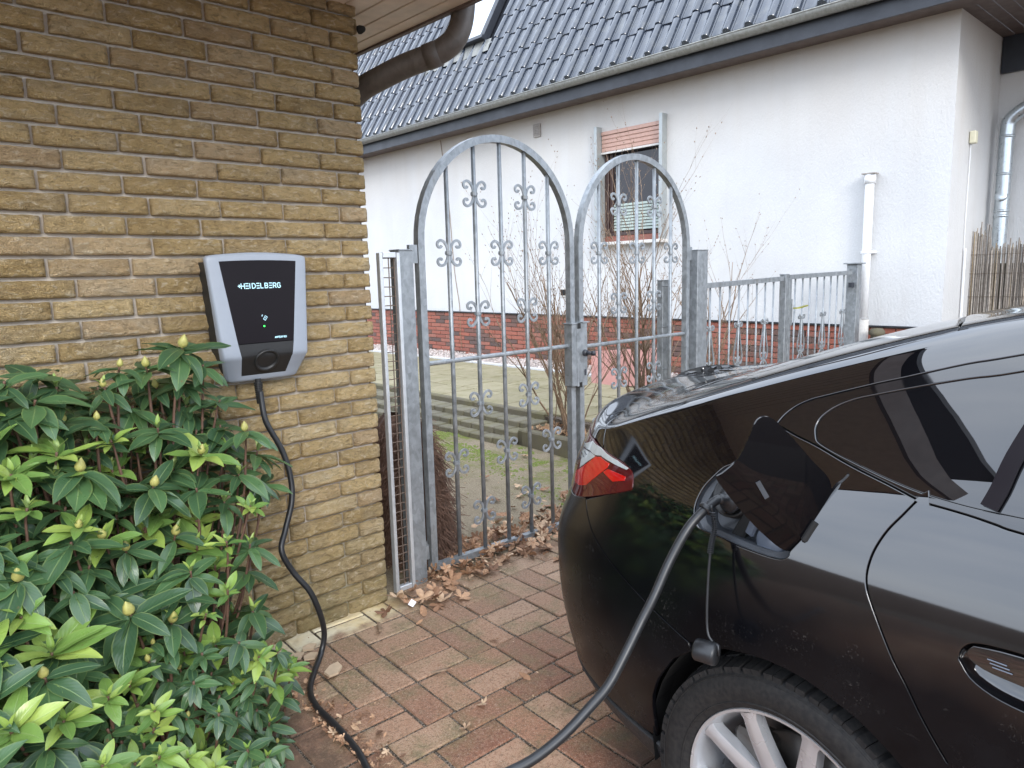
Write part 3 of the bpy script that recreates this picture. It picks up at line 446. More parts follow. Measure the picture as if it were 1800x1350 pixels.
# measured outlines (surface coordinates of the car body, places in the world)
DATA={"door_cut":[[9.19,7.41],[9.24,7.29],[9.31,7.04],[9.38,6.81],[9.43,6.58],[9.46,6.36],[9.47,6.1],[9.45,5.89],[9.41,5.7],[9.32,5.33],[9.22,4.96],[9.11,4.67],[9.01,4.4],[8.91,4.17],[8.82,3.98]],"drip":[[10.63,8.46],[10.58,8.62],[10.49,8.75],[10.37,8.83],[10.24,8.86],[10.0,8.91],[9.78,8.95],[9.57,8.98],[9.21,9.06],[8.9,9.11]],"wtop":[[10.18,8.24],[10.21,8.37],[10.2,8.5],[10.14,8.61],[10.05,8.69],[9.94,8.74],[9.83,8.76],[9.54,8.8],[9.17,8.85],[8.86,8.89]],"wbot":[[10.18,8.24],[10.14,8.15],[10.0,8.02],[9.78,7.84],[9.48,7.6],[9.22,7.43],[8.93,7.32],[8.63,7.28]],"belt":[[10.63,8.46],[10.53,8.38],[10.37,8.25],[10.2,8.13],[10.05,8.01],[9.76,7.75],[9.47,7.51],[9.25,7.32],[9.17,7.27]],"belt2":[[9.17,7.27],[8.91,7.19],[8.75,7.13],[8.61,7.08]],"hatch":[[13.65,8.46],[13.87,8.89],[14.02,9.43],[14.33,10.18],[13.95,10.47],[13.22,10.34],[12.44,9.96],[11.87,9.74],[11.46,9.75],[11.12,9.78],[10.61,9.79],[10.17,9.77],[9.85,9.81],[9.57,9.87],[9.42,9.94]],"roofseam":[[9.42,9.94],[9.45,10.3],[9.59,11.16],[9.89,12.09]],"tail":[[14.49,8.78],[14.11,8.64],[13.63,8.42],[12.98,7.99],[12.65,7.66],[12.5,7.41],[12.43,7.14],[12.39,6.78],[12.43,6.65],[12.76,6.5],[13.28,6.35],[13.94,6.16],[14.43,6.02]],"t_ribs":[[15.02,8.21],[14.34,8.31],[13.87,8.19],[14.2,7.92],[14.59,7.46],[14.77,7.82]],"t_red":[[13.85,8.17],[13.58,8.14],[13.16,7.85],[13.18,7.67],[13.46,7.3],[13.9,6.72],[14.33,6.55],[14.82,6.48],[14.91,6.81],[14.82,7.19],[14.61,7.36],[14.17,7.87]],"t_patch":[[13.13,7.62],[12.83,7.41],[12.59,7.22],[12.58,7.03],[12.88,6.99],[13.27,7.49]],"t_dark":[[13.12,7.82],[12.61,7.44],[12.54,7.38],[12.48,7.18],[12.45,6.8],[12.55,6.68],[13.07,6.47],[13.84,6.29],[14.4,6.11],[14.7,6.19],[14.82,6.38],[14.31,6.49],[13.87,6.65],[13.44,7.22],[13.15,7.62]],"t_clear":[[14.4,8.69],[13.76,8.49],[12.96,7.93],[12.59,7.57],[12.63,7.52],[13.15,7.91],[13.61,8.2],[13.88,8.22],[14.37,8.35],[14.99,8.27],[14.97,8.39]],"seam":[[13.84,6.18],[13.62,5.81],[13.39,5.53],[13.16,5.27],[12.96,5.07],[12.67,4.8],[12.4,4.58],[12.12,4.39],[11.87,4.24],[11.55,4.09],[11.26,3.97]],"flapo":[[10.65,5.9],[10.91,5.95],[11.14,5.98],[11.22,6.08],[11.26,6.24],[11.28,6.45],[11.27,6.7],[11.23,7.02],[11.15,7.33],[11.06,7.59],[10.97,7.69]],"flapb":[[10.13,6.12],[10.14,6.02],[10.21,5.92],[10.39,5.89]],"handle":[[8.81,5.39],[8.8,5.5],[8.77,5.59],[8.64,5.63],[8.5,5.66]],"handleb":[[8.47,4.98],[8.63,5.0],[8.72,5.07],[8.78,5.19],[8.81,5.39]],"divider":[[8.84,7.34],[8.78,7.34],[8.77,7.68],[8.71,8.07]],"flap3":[[-0.088,0.0,1.2289],[-0.078,-0.0062,1.2263],[-0.0646,-0.0141,1.215],[-0.0396,-0.028,1.1847],[-0.0039,-0.0477,1.1391],[0.0217,-0.062,1.109],[0.0307,-0.0658,1.0816],[0.0317,-0.0629,1.0328],[0.025,-0.0558,0.9952],[0.0117,-0.0452,0.9669],[-0.0039,-0.0342,0.9538],[-0.0245,-0.0209,0.9538],[-0.0442,-0.0092,0.9678],[-0.0848,0.0137,1.0128],[-0.1254,0.036,1.0672],[-0.1518,0.05,1.1088],[-0.1454,0.045,1.1206],[-0.1307,0.0339,1.142],[-0.1213,0.0265,1.1612],[-0.1138,0.0202,1.1816],[-0.1065,0.0138,1.2039],[-0.0982,0.0071,1.2229]],"flapn":[-0.5413,-0.8386,-0.0611],"cable1":[[1.1352,2.66,1.0755],[1.1345,2.655,1.0384],[1.1394,2.64,0.957],[1.1835,2.62,0.844],[1.2012,2.6,0.741],[1.1911,2.58,0.6437],[1.1434,2.55,0.548],[1.1077,2.52,0.4793],[1.1373,2.5,0.3915],[1.1863,2.47,0.304],[1.217,2.46,0.2028],[1.2416,2.4875,0.1],[1.2154,2.4759,0.03],[1.1503,2.4053,0.014],[1.08,2.3061,0.013],[1.0472,2.2003,0.013],[1.0403,2.048,0.013],[1.0266,1.8966,0.013],[1.0024,1.7891,0.013],[0.9611,1.66,0.013]],"cable2":[[1.3177,0.763,1.0212],[1.2922,0.7731,1.0226],[1.2654,0.7871,1.005],[1.2253,0.8029,0.9697],[1.1815,0.8166,0.9083],[1.1368,0.8235,0.8431],[1.1033,0.8309,0.7971],[1.0569,0.8349,0.7438],[1.011,0.8396,0.6955],[0.9666,0.8471,0.6675],[0.9011,0.8588,0.6325],[0.8314,0.8762,0.6063],[0.7604,0.8983,0.5965],[0.6691,0.9147,0.602],[0.5692,0.9401,0.6121]],"plug":[1.3173,0.7653,1.0171],"cord":[[1.2511,0.7664,1.0205],[1.2569,0.7612,0.9753],[1.251,0.7647,0.9331],[1.2435,0.7645,0.886],[1.2323,0.7602,0.8165],[1.2249,0.7547,0.771],[1.2207,0.7478,0.7526],[1.2211,0.7386,0.7434]],"cap":[1.2092,0.7453,0.723],"ros":[[0.789,2.434,1.287,0.0,0.145,1.0,0.0],[0.59,2.391,1.25,0.0,0.085,1.0,0.0],[0.534,2.356,1.199,0.0,0.09,1.0,0.0],[0.494,2.304,1.113,0.0,0.085,1.0,0.0],[0.353,2.31,1.187,0.0,0.115,0.0,0.0],[0.292,2.327,1.245,0.0,0.1,0.0,0.0],[0.376,2.24,1.048,2.0,0.12,0.0,0.0],[0.518,2.277,1.051,2.0,0.075,0.0,0.0],[0.42,2.22,0.99,0.0,0.13,1.0,0.0],[0.768,2.289,0.962,2.0,0.11,1.0,0.0],[0.933,2.339,1.0,0.0,0.11,1.0,0.0],[0.604,2.224,0.907,0.0,0.12,1.0,0.0],[0.263,2.191,1.021,2.0,0.11,0.0,0.0],[0.281,2.146,0.935,2.0,0.1,0.0,0.0],[0.386,2.136,0.86,2.0,0.09,1.0,0.0],[0.361,2.11,0.831,0.0,0.14,0.0,0.0],[0.727,2.235,0.868,0.0,0.13,0.0,0.0],[0.887,2.229,0.775,2.0,0.075,0.0,0.0],[0.779,2.168,0.702,2.0,0.06,0.0,0.0],[0.231,2.037,0.793,0.0,0.13,1.0,0.0],[0.219,1.982,0.721,2.0,0.075,0.0,0.0],[0.461,2.025,0.626,0.0,0.14,1.0,0.0],[0.648,2.11,0.662,0.0,0.1,0.0,0.0],[0.743,2.095,0.577,2.0,0.07,0.0,0.0],[0.661,2.052,0.545,2.0,0.04,0.0,0.0],[0.239,1.901,0.593,0.0,0.11,1.0,0.0],[0.361,1.894,0.491,2.0,0.085,0.0,0.0],[0.46,1.889,0.409,2.0,0.065,0.0,0.0],[0.62,1.991,0.462,0.0,0.06,0.0,0.0],[0.577,1.945,0.414,0.0,0.065,0.0,0.0],[0.623,1.908,0.316,0.0,0.06,0.0,0.0],[0.154,1.811,0.544,2.0,0.11,0.0,0.0],[0.257,1.842,0.5,2.0,0.09,0.0,0.0],[0.736,2.021,0.439,0.0,0.09,0.0,0.0],[0.786,2.007,0.38,2.0,0.08,0.0,0.0],[0.76,1.976,0.339,0.0,0.07,0.0,0.0],[0.443,1.823,0.323,2.0,0.075,0.0,0.0],[0.51,1.829,0.278,2.0,0.06,0.0,0.0],[0.676,1.864,0.202,0.0,0.07,0.0,0.0],[0.313,1.79,0.385,2.0,0.07,0.0,0.0],[0.729,1.861,0.156,0.0,0.065,0.0,0.0],[0.228,2.358,1.179,2.0,0.1,0.0,1.0],[0.786,2.061,0.181,0.0,0.061,0.0,1.0],[0.171,2.319,1.189,0.0,0.127,0.0,1.0],[0.55,2.017,0.239,0.0,0.057,0.0,1.0],[0.478,2.482,1.145,0.0,0.125,0.0,1.0],[0.864,2.225,0.422,0.0,0.125,0.0,1.0],[0.499,2.163,0.756,0.0,0.106,1.0,1.0],[0.002,1.975,0.762,0.0,0.114,0.0,1.0],[0.066,2.307,1.071,0.0,0.117,0.0,1.0],[0.115,2.067,0.865,0.0,0.119,0.0,1.0],[0.488,1.82,0.238,0.0,0.062,0.0,1.0],[0.219,1.874,0.373,0.0,0.124,0.0,1.0],[0.42,2.364,1.108,0.0,0.129,1.0,1.0],[0.062,2.346,1.132,0.0,0.108,1.0,1.0],[0.664,2.338,1.054,0.0,0.112,0.0,1.0],[0.068,2.123,0.788,0.0,0.109,0.0,1.0],[0.172,2.106,0.89,0.0,0.11,0.0,1.0],[0.212,2.266,1.073,2.0,0.125,1.0,1.0],[0.084,1.932,0.489,0.0,0.127,0.0,1.0],[0.491,2.023,0.482,0.0,0.078,1.0,1.0],[0.791,1.95,-0.001,0.0,0.056,0.0,1.0],[0.861,2.049,0.347,0.0,0.059,0.0,1.0],[0.345,2.063,0.717,0.0,0.096,0.0,1.0],[0.106,2.232,0.929,2.0,0.113,0.0,1.0],[0.91,2.477,1.091,0.0,0.108,0.0,1.0],[0.163,2.195,0.781,2.0,0.098,0.0,1.0],[0.328,2.012,0.518,0.0,0.098,0.0,1.0],[0.215,2.035,0.497,0.0,0.117,0.0,1.0],[0.148,1.857,0.453,0.0,0.127,0.0,1.0],[0.741,2.308,0.745,2.0,0.1,0.0,1.0],[0.511,2.281,0.827,0.0,0.098,0.0,1.0],[0.089,1.984,0.696,2.0,0.106,1.0,1.0],[0.819,2.052,0.126,0.0,0.075,0.0,1.0],[0.48,2.182,0.674,0.0,0.128,0.0,1.0],[0.047,2.029,0.698,0.0,0.121,0.0,1.0],[0.289,2.137,0.625,0.0,0.12,0.0,1.0],[0.325,2.253,0.82,0.0,0.105,1.0,1.0],[0.112,2.113,0.764,0.0,0.117,0.0,1.0],[-0.023,1.86,0.48,0.0,0.127,0.0,1.0],[0.084,1.898,0.449,2.0,0.122,0.0,1.0],[0.061,1.946,0.581,0.0,0.114,0.0,1.0],[0.292,2.307,1.154,0.0,0.13,0.0,1.0],[0.544,2.058,0.387,0.0,0.079,0.0,1.0],[0.409,2.072,0.486,0.0,0.069,0.0,1.0],[0.905,2.35,0.853,0.0,0.119,0.0,1.0],[-0.035,1.772,0.626,2.0,0.129,0.0,1.0],[0.94,2.157,0.212,2.0,0.078,0.0,1.0],[0.656,2.01,0.139,0.0,0.077,0.0,1.0],[0.015,1.957,0.676,0.0,0.114,0.0,1.0],[0.793,2.486,1.181,0.0,0.1,0.0,1.0],[0.555,1.957,0.316,0.0,0.065,1.0,1.0],[0.178,2.047,0.595,0.0,0.12,0.0,1.0],[1.004,2.4,0.791,0.0,0.109,0.0,1.0],[-0.004,1.822,0.614,2.0,0.12,0.0,1.0],[0.159,2.229,1.092,0.0,0.106,0.0,1.0],[0.456,1.899,0.357,2.0,0.06,0.0,1.0],[0.422,2.115,0.657,0.0,0.121,0.0,1.0],[0.159,1.779,0.417,0.0,0.096,0.0,1.0],[0.262,2.115,0.821,0.0,0.096,0.0,1.0],[0.883,2.295,0.531,0.0,0.113,0.0,1.0],[0.151,2.238,1.003,0.0,0.106,0.0,1.0],[0.569,2.056,0.554,0.0,0.124,1.0,1.0],[-0.016,2.118,0.818,2.0,0.125,0.0,1.0],[0.052,2.205,0.882,0.0,0.105,0.0,1.0],[0.014,2.221,1.032,2.0,0.11,0.0,1.0],[0.17,2.01,0.727,2.0,0.117,0.0,1.0],[0.244,2.257,0.891,0.0,0.113,0.0,1.0],[0.34,2.062,0.57,0.0,0.115,0.0,1.0],[0.378,2.227,0.896,0.0,0.106,0.0,1.0],[0.003,2.21,0.96,0.0,0.115,0.0,1.0],[0.005,1.884,0.505,0.0,0.129,0.0,1.0],[0.397,1.867,0.305,2.0,0.063,0.0,1.0],[0.283,1.887,0.408,0.0,0.11,0.0,1.0],[-0.029,1.996,0.693,0.0,0.111,0.0,1.0],[0.876,2.091,0.166,0.0,0.079,0.0,1.0],[0.611,2.397,1.003,2.0,0.101,0.0,1.0],[0.82,2.465,1.002,0.0,0.124,0.0,1.0],[0.085,2.364,1.243,0.0,0.12,0.0,1.0],[0.709,2.02,0.172,0.0,0.076,0.0,1.0],[0.111,2.279,1.161,0.0,0.111,0.0,1.0],[0.529,2.349,0.946,2.0,0.104,0.0,1.0],[0.282,2.134,0.695,0.0,0.116,0.0,1.0],[0.653,1.982,0.322,0.0,0.075,0.0,1.0],[0.102,1.961,0.621,2.0,0.114,0.0,1.0],[0.5,2.078,0.374,0.0,0.078,0.0,1.0],[0.726,2.526,1.155,0.0,0.102,1.0,1.0],[0.147,2.426,1.243,0.0,0.11,0.0,1.0],[0.263,1.876,0.297,0.0,0.12,0.0,1.0],[0.022,1.873,0.656,0.0,0.117,0.0,1.0],[0.365,2.237,0.98,2.0,0.115,0.0,1.0],[0.721,2.048,0.36,0.0,0.072,0.0,1.0],[0.551,2.187,0.637,0.0,0.109,0.0,1.0],[0.399,2.127,0.751,0.0,0.107,0.0,1.0],[0.7,2.115,0.41,2.0,0.078,0.0,1.0],[0.11,1.876,0.586,0.0,0.118,0.0,1.0],[0.449,2.277,0.91,0.0,0.12,0.0,1.0],[0.018,1.722,0.518,0.0,0.115,0.0,1.0],[0.638,2.307,0.804,2.0,0.111,0.0,1.0],[0.375,1.896,0.258,2.0,0.056,0.0,1.0],[0.548,2.024,0.508,0.0,0.068,0.0,1.0],[0.36,1.938,0.381,0.0,0.069,0.0,1.0],[0.104,1.765,0.449,0.0,0.11,0.0,1.0],[0.04,2.054,0.87,0.0,0.115,0.0,1.0],[0.221,2.294,0.96,0.0,0.115,0.0,1.0],[0.445,1.986,0.391,2.0,0.077,0.0,1.0],[0.217,2.013,0.625,0.0,0.115,0.0,1.0],[0.629,2.046,0.201,2.0,0.074,0.0,1.0],[0.862,2.098,0.23,2.0,0.079,0.0,1.0],[0.06,2.241,0.954,0.0,0.104,0.0,1.0],[0.426,1.968,0.464,2.0,0.076,1.0,1.0],[0.605,2.246,0.683,0.0,0.103,0.0,1.0],[0.589,1.916,0.1,0.0,0.075,0.0,1.0],[0.405,2.16,0.555,0.0,0.123,0.0,1.0],[-0.034,1.882,0.627,0.0,0.125,0.0,1.0],[0.329,2.399,1.061,0.0,0.116,0.0,1.0],[-0.048,1.774,0.581,2.0,0.112,0.0,1.0],[0.664,1.936,0.132,0.0,0.068,0.0,1.0],[0.603,2.094,0.433,2.0,0.075,0.0,1.0],[0.111,2.298,1.075,0.0,0.109,0.0,1.0],[0.103,2.119,0.703,0.0,0.109,0.0,1.0],[0.244,2.458,1.236,0.0,0.098,1.0,1.0],[0.153,2.187,0.939,0.0,0.11,0.0,1.0],[0.083,2.208,1.014,0.0,0.112,0.0,1.0],[0.287,2.031,0.464,0.0,0.098,0.0,1.0],[0.444,1.933,0.207,0.0,0.059,1.0,1.0],[0.583,2.292,0.765,2.0,0.12,0.0,1.0],[0.7,2.351,0.914,0.0,0.119,0.0,1.0],[0.633,2.465,1.111,0.0,0.112,0.0,1.0],[0.046,1.966,0.782,0.0,0.108,0.0,1.0],[0.718,1.967,-0.019,2.0,0.067,0.0,1.0],[0.511,2.043,0.516,0.0,0.06,1.0,1.0],[0.72,1.95,0.044,2.0,0.073,0.0,1.0],[0.889,2.265,0.634,0.0,0.106,0.0,1.0],[0.42,2.389,1.208,0.0,0.105,0.0,1.0],[0.603,2.126,0.603,0.0,0.129,0.0,1.0],[0.387,1.936,0.335,0.0,0.072,0.0,1.0],[0.858,2.456,1.22,0.0,0.109,0.0,1.0],[0.22,1.828,0.467,0.0,0.105,0.0,1.0],[0.149,2.02,0.553,2.0,0.12,0.0,1.0],[0.31,2.09,0.785,0.0,0.097,0.0,1.0],[0.14,1.979,0.673,0.0,0.126,0.0,1.0],[0.588,1.882,0.178,2.0,0.062,0.0,1.0],[0.39,1.987,0.388,0.0,0.068,0.0,1.0],[0.27,1.978,0.61,2.0,0.13,0.0,1.0],[0.707,2.02,0.321,2.0,0.059,0.0,1.0],[0.009,2.191,0.894,0.0,0.099,0.0,1.0],[0.81,2.513,1.083,0.0,0.117,0.0,1.0],[0.717,2.251,0.681,2.0,0.115,0.0,1.0],[0.652,2.028,0.374,0.0,0.058,0.0,1.0],[0.442,2.061,0.511,2.0,0.074,0.0,1.0],[0.584,2.081,0.396,0.0,0.069,1.0,1.0],[1.022,2.463,0.893,0.0,0.111,0.0,1.0],[0.035,1.861,0.549,0.0,0.106,0.0,1.0],[0.83,2.297,0.787,0.0,0.099,0.0,1.0],[0.225,1.971,0.449,0.0,0.097,0.0,1.0],[0.185,2.075,0.765,2.0,0.128,0.0,1.0],[0.548,2.147,0.577,0.0,0.114,0.0,1.0],[0.612,1.856,0.098,2.0,0.057,0.0,1.0],[0.446,2.159,0.808,2.0,0.107,1.0,1.0],[0.904,2.477,1.004,0.0,0.112,0.0,1.0],[0.063,2.033,0.622,0.0,0.116,0.0,1.0],[0.37,1.777,0.28,0.0,0.06,1.0,1.0],[0.753,2.211,0.617,2.0,0.109,0.0,1.0],[0.499,1.922,0.125,0.0,0.065,0.0,1.0],[0.449,1.874,0.188,0.0,0.058,0.0,1.0],[0.041,2.341,1.185,0.0,0.114,0.0,1.0],[0.687,1.955,0.267,0.0,0.059,0.0,1.0],[0.303,1.806,0.301,0.0,0.07,0.0,1.0],[0.43,1.96,0.351,0.0,0.065,0.0,1.0],[0.479,2.378,1.02,0.0,0.103,0.0,1.0],[0.21,2.1,0.837,0.0,0.106,0.0,1.0],[0.735,1.991,0.287,0.0,0.075,0.0,1.0],[0.893,2.408,0.934,0.0,0.104,0.0,1.0],[0.654,2.239,0.739,0.0,0.12,1.0,1.0],[0.024,2.13,0.778,0.0,0.105,0.0,1.0],[0.836,2.045,0.054,0.0,0.062,1.0,1.0],[0.55,2.285,0.89,0.0,0.12,0.0,1.0],[0.347,2.149,0.618,2.0,0.105,0.0,1.0],[-0.039,1.916,0.676,0.0,0.116,0.0,1.0],[0.378,2.431,1.24,0.0,0.115,0.0,1.0],[0.587,1.982,0.342,0.0,0.06,0.0,1.0],[0.588,1.968,0.19,2.0,0.071,0.0,1.0],[-0.054,1.717,0.564,0.0,0.118,0.0,1.0],[0.328,2.281,1.02,0.0,0.128,0.0,1.0],[0.059,1.735,0.49,0.0,0.116,0.0,1.0],[0.775,2.06,0.111,0.0,0.068,0.0,1.0],[0.673,2.424,1.238,0.0,0.112,1.0,1.0],[0.427,1.891,0.333,0.0,0.067,0.0,1.0],[0.518,1.961,0.357,0.0,0.069,0.0,1.0],[0.469,2.113,0.436,0.0,0.061,0.0,1.0],[0.2,2.407,1.114,2.0,0.104,0.0,1.0],[0.775,1.87,0.001,2.0,0.06,0.0,1.0],[0.255,2.356,1.109,0.0,0.117,0.0,1.0],[0.333,2.018,0.419,0.0,0.061,0.0,1.0],[0.864,2.591,0.68,0.0,0.106,0.0,2.0],[0.227,2.595,1.031,0.0,0.13,0.0,2.0],[0.244,2.437,0.75,0.0,0.12,0.0,2.0],[0.166,2.565,1.186,0.0,0.125,0.0,2.0],[0.393,2.332,0.618,0.0,0.119,0.0,2.0],[0.276,2.361,0.638,0.0,0.113,0.0,2.0],[0.171,2.363,0.826,0.0,0.109,0.0,2.0],[0.607,2.64,1.053,0.0,0.116,0.0,2.0],[0.649,2.45,0.601,0.0,0.11,0.0,2.0],[0.207,2.091,0.261,0.0,0.116,0.0,2.0],[0.183,2.215,0.457,0.0,0.117,0.0,2.0],[0.499,2.478,0.883,0.0,0.128,0.0,2.0],[0.655,2.535,0.923,0.0,0.127,0.0,2.0],[0.06,2.391,0.815,0.0,0.101,0.0,2.0],[0.552,2.178,0.348,0.0,0.109,0.0,2.0],[0.642,2.268,0.409,0.0,0.119,0.0,2.0],[0.038,2.419,0.931,0.0,0.107,0.0,2.0],[0.312,2.207,0.325,0.0,0.114,0.0,2.0],[0.058,2.224,0.506,0.0,0.107,0.0,2.0],[0.355,2.198,0.227,0.0,0.128,0.0,2.0],[0.412,2.15,0.295,0.0,0.122,0.0,2.0],[0.901,2.635,0.818,0.0,0.103,0.0,2.0],[0.144,2.218,0.708,0.0,0.112,0.0,2.0],[-0.062,2.096,0.446,0.0,0.112,0.0,2.0],[0.818,2.449,0.502,0.0,0.105,0.0,2.0],[0.761,2.53,0.89,0.0,0.102,0.0,2.0],[0.035,2.013,0.427,0.0,0.125,0.0,2.0],[-0.038,2.158,0.578,0.0,0.109,0.0,2.0],[0.271,1.99,0.267,0.0,0.101,0.0,2.0],[0.322,2.368,0.816,0.0,0.125,0.0,2.0],[0.424,2.501,0.831,0.0,0.109,0.0,2.0],[0.14,2.409,0.972,0.0,0.108,0.0,2.0],[0.381,2.201,0.374,0.0,0.122,0.0,2.0],[0.043,2.539,1.026,0.0,0.116,0.0,2.0],[0.77,2.64,1.091,0.0,0.122,0.0,2.0],[0.28,2.436,0.9,0.0,0.112,0.0,2.0],[0.58,2.64,1.161,0.0,0.104,0.0,2.0],[0.319,2.522,1.112,0.0,0.116,0.0,2.0],[0.383,2.37,0.507,0.0,0.126,0.0,2.0],[0.593,2.174,0.063,0.0,0.126,0.0,2.0],[0.686,2.447,0.72,0.0,0.104,0.0,2.0],[0.524,2.543,0.958,0.0,0.126,0.0,2.0],[0.124,2.141,0.458,0.0,0.13,0.0,2.0],[0.48,2.115,0.029,0.0,0.126,0.0,2.0],[0.027,2.187,0.73,0.0,0.103,0.0,2.0],[-0.046,1.955,0.432,0.0,0.101,0.0,2.0],[0.86,2.254,0.02,0.0,0.129,0.0,2.0],[0.249,2.257,0.515,0.0,0.102,0.0,2.0],[0.872,2.312,0.259,0.0,0.107,0.0,2.0],[0.714,2.303,0.478,0.0,0.106,0.0,2.0],[0.934,2.64,1.019,0.0,0.104,0.0,2.0],[0.529,2.255,0.511,0.0,0.114,0.0,2.0],[0.092,2.186,0.617,0.0,0.1,0.0,2.0],[0.416,2.606,0.991,0.0,0.106,0.0,2.0],[1.002,2.529,0.774,0.0,0.108,0.0,2.0],[0.678,2.216,0.338,0.0,0.101,0.0,2.0],[0.615,2.076,-0.028,0.0,0.125,0.0,2.0],[0.151,2.086,0.361,0.0,0.125,0.0,2.0],[0.872,2.439,0.639,0.0,0.13,0.0,2.0],[0.859,2.241,-0.127,0.0,0.118,0.0,2.0],[0.801,2.209,0.228,0.0,0.108,0.0,2.0],[0.976,2.64,0.907,0.0,0.13,0.0,2.0],[0.091,2.288,0.676,0.0,0.109,0.0,2.0],[0.257,2.087,0.305,0.0,0.112,0.0,2.0],[0.751,2.45,0.598,0.0,0.109,0.0,2.0],[0.157,2.518,1.063,0.0,0.125,0.0,2.0],[0.484,2.394,0.519,0.0,0.122,0.0,2.0],[0.858,2.387,0.356,0.0,0.111,0.0,2.0],[-0.005,2.318,0.756,0.0,0.126,0.0,2.0],[0.762,2.64,0.979,0.0,0.105,0.0,2.0],[-0.031,2.138,0.696,0.0,0.126,0.0,2.0],[0.28,2.142,0.451,0.0,0.111,0.0,2.0],[0.674,2.128,0.007,0.0,0.115,0.0,2.0],[0.088,2.037,0.291,0.0,0.1,0.0,2.0],[0.617,2.501,0.688,0.0,0.101,0.0,2.0],[0.545,2.198,0.21,0.0,0.109,0.0,2.0],[0.463,2.165,0.345,0.0,0.106,0.0,2.0],[0.469,2.202,0.431,0.0,0.117,0.0,2.0],[0.856,2.64,1.14,0.0,0.117,0.0,2.0],[0.412,2.121,0.143,0.0,0.104,0.0,2.0],[0.157,2.1,0.219,0.0,0.102,0.0,2.0],[0.742,2.254,0.124,0.0,0.111,0.0,2.0],[0.567,2.464,0.555,0.0,0.12,0.0,2.0],[0.27,2.559,1.188,0.0,0.111,0.0,2.0],[0.192,2.405,0.926,0.0,0.116,0.0,2.0],[0.473,2.461,0.752,0.0,0.104,0.0,2.0],[0.07,2.622,1.181,0.0,0.115,0.0,2.0],[0.119,2.165,0.53,0.0,0.117,0.0,2.0],[0.733,2.112,-0.077,0.0,0.12,0.0,2.0],[-0.042,2.088,0.513,0.0,0.103,0.0,2.0],[0.327,2.376,0.694,0.0,0.121,0.0,2.0],[0.759,2.203,0.022,0.0,0.104,0.0,2.0],[0.052,2.263,0.778,0.0,0.103,0.0,2.0],[0.395,2.354,0.703,0.0,0.118,0.0,2.0],[0.105,2.583,1.088,0.0,0.102,0.0,2.0],[0.031,2.214,0.62,0.0,0.122,0.0,2.0],[0.924,2.257,0.156,0.0,0.118,0.0,2.0],[0.184,2.218,0.553,0.0,0.105,0.0,2.0],[0.69,2.581,0.791,0.0,0.117,0.0,2.0],[0.307,2.546,0.991,0.0,0.123,0.0,2.0],[0.485,2.156,0.161,0.0,0.124,0.0,2.0],[0.221,2.225,0.361,0.0,0.114,0.0,2.0],[0.669,2.267,0.212,0.0,0.106,0.0,2.0],[0.52,2.635,1.051,0.0,0.12,0.0,2.0],[0.034,2.095,0.461,0.0,0.1,0.0,2.0],[0.436,2.562,1.16,0.0,0.12,0.0,2.0],[0.004,2.411,0.854,0.0,0.11,0.0,2.0],[0.663,2.181,0.088,0.0,0.106,0.0,2.0],[0.36,2.566,0.903,0.0,0.112,0.0,2.0],[0.093,2.085,0.403,0.0,0.125,0.0,2.0],[0.322,2.311,0.454,0.0,0.12,0.0,2.0],[0.242,2.212,0.616,0.0,0.114,0.0,2.0],[0.399,2.327,0.431,0.0,0.107,0.0,2.0],[0.666,2.347,0.545,0.0,0.127,0.0,2.0],[0.364,2.117,0.099,0.0,0.125,0.0,2.0],[0.02,1.943,0.389,0.0,0.117,0.0,2.0],[0.47,2.353,0.696,0.0,0.127,0.0,2.0],[0.112,2.434,0.897,0.0,0.124,0.0,2.0],[0.547,2.434,0.825,0.0,0.112,0.0,2.0],[0.703,2.64,1.164,0.0,0.123,0.0,2.0],[0.011,2.175,0.5,0.0,0.127,0.0,2.0],[0.225,2.64,1.112,0.0,0.118,0.0,2.0],[0.165,2.291,0.759,0.0,0.106,0.0,2.0],[0.08,2.385,0.997,0.0,0.118,0.0,2.0],[0.037,2.478,1.125,0.0,0.117,0.0,2.0],[0.856,2.64,0.952,0.0,0.128,0.0,2.0],[0.151,2.236,0.621,0.0,0.101,0.0,2.0]]}
from mathutils import noise as mn
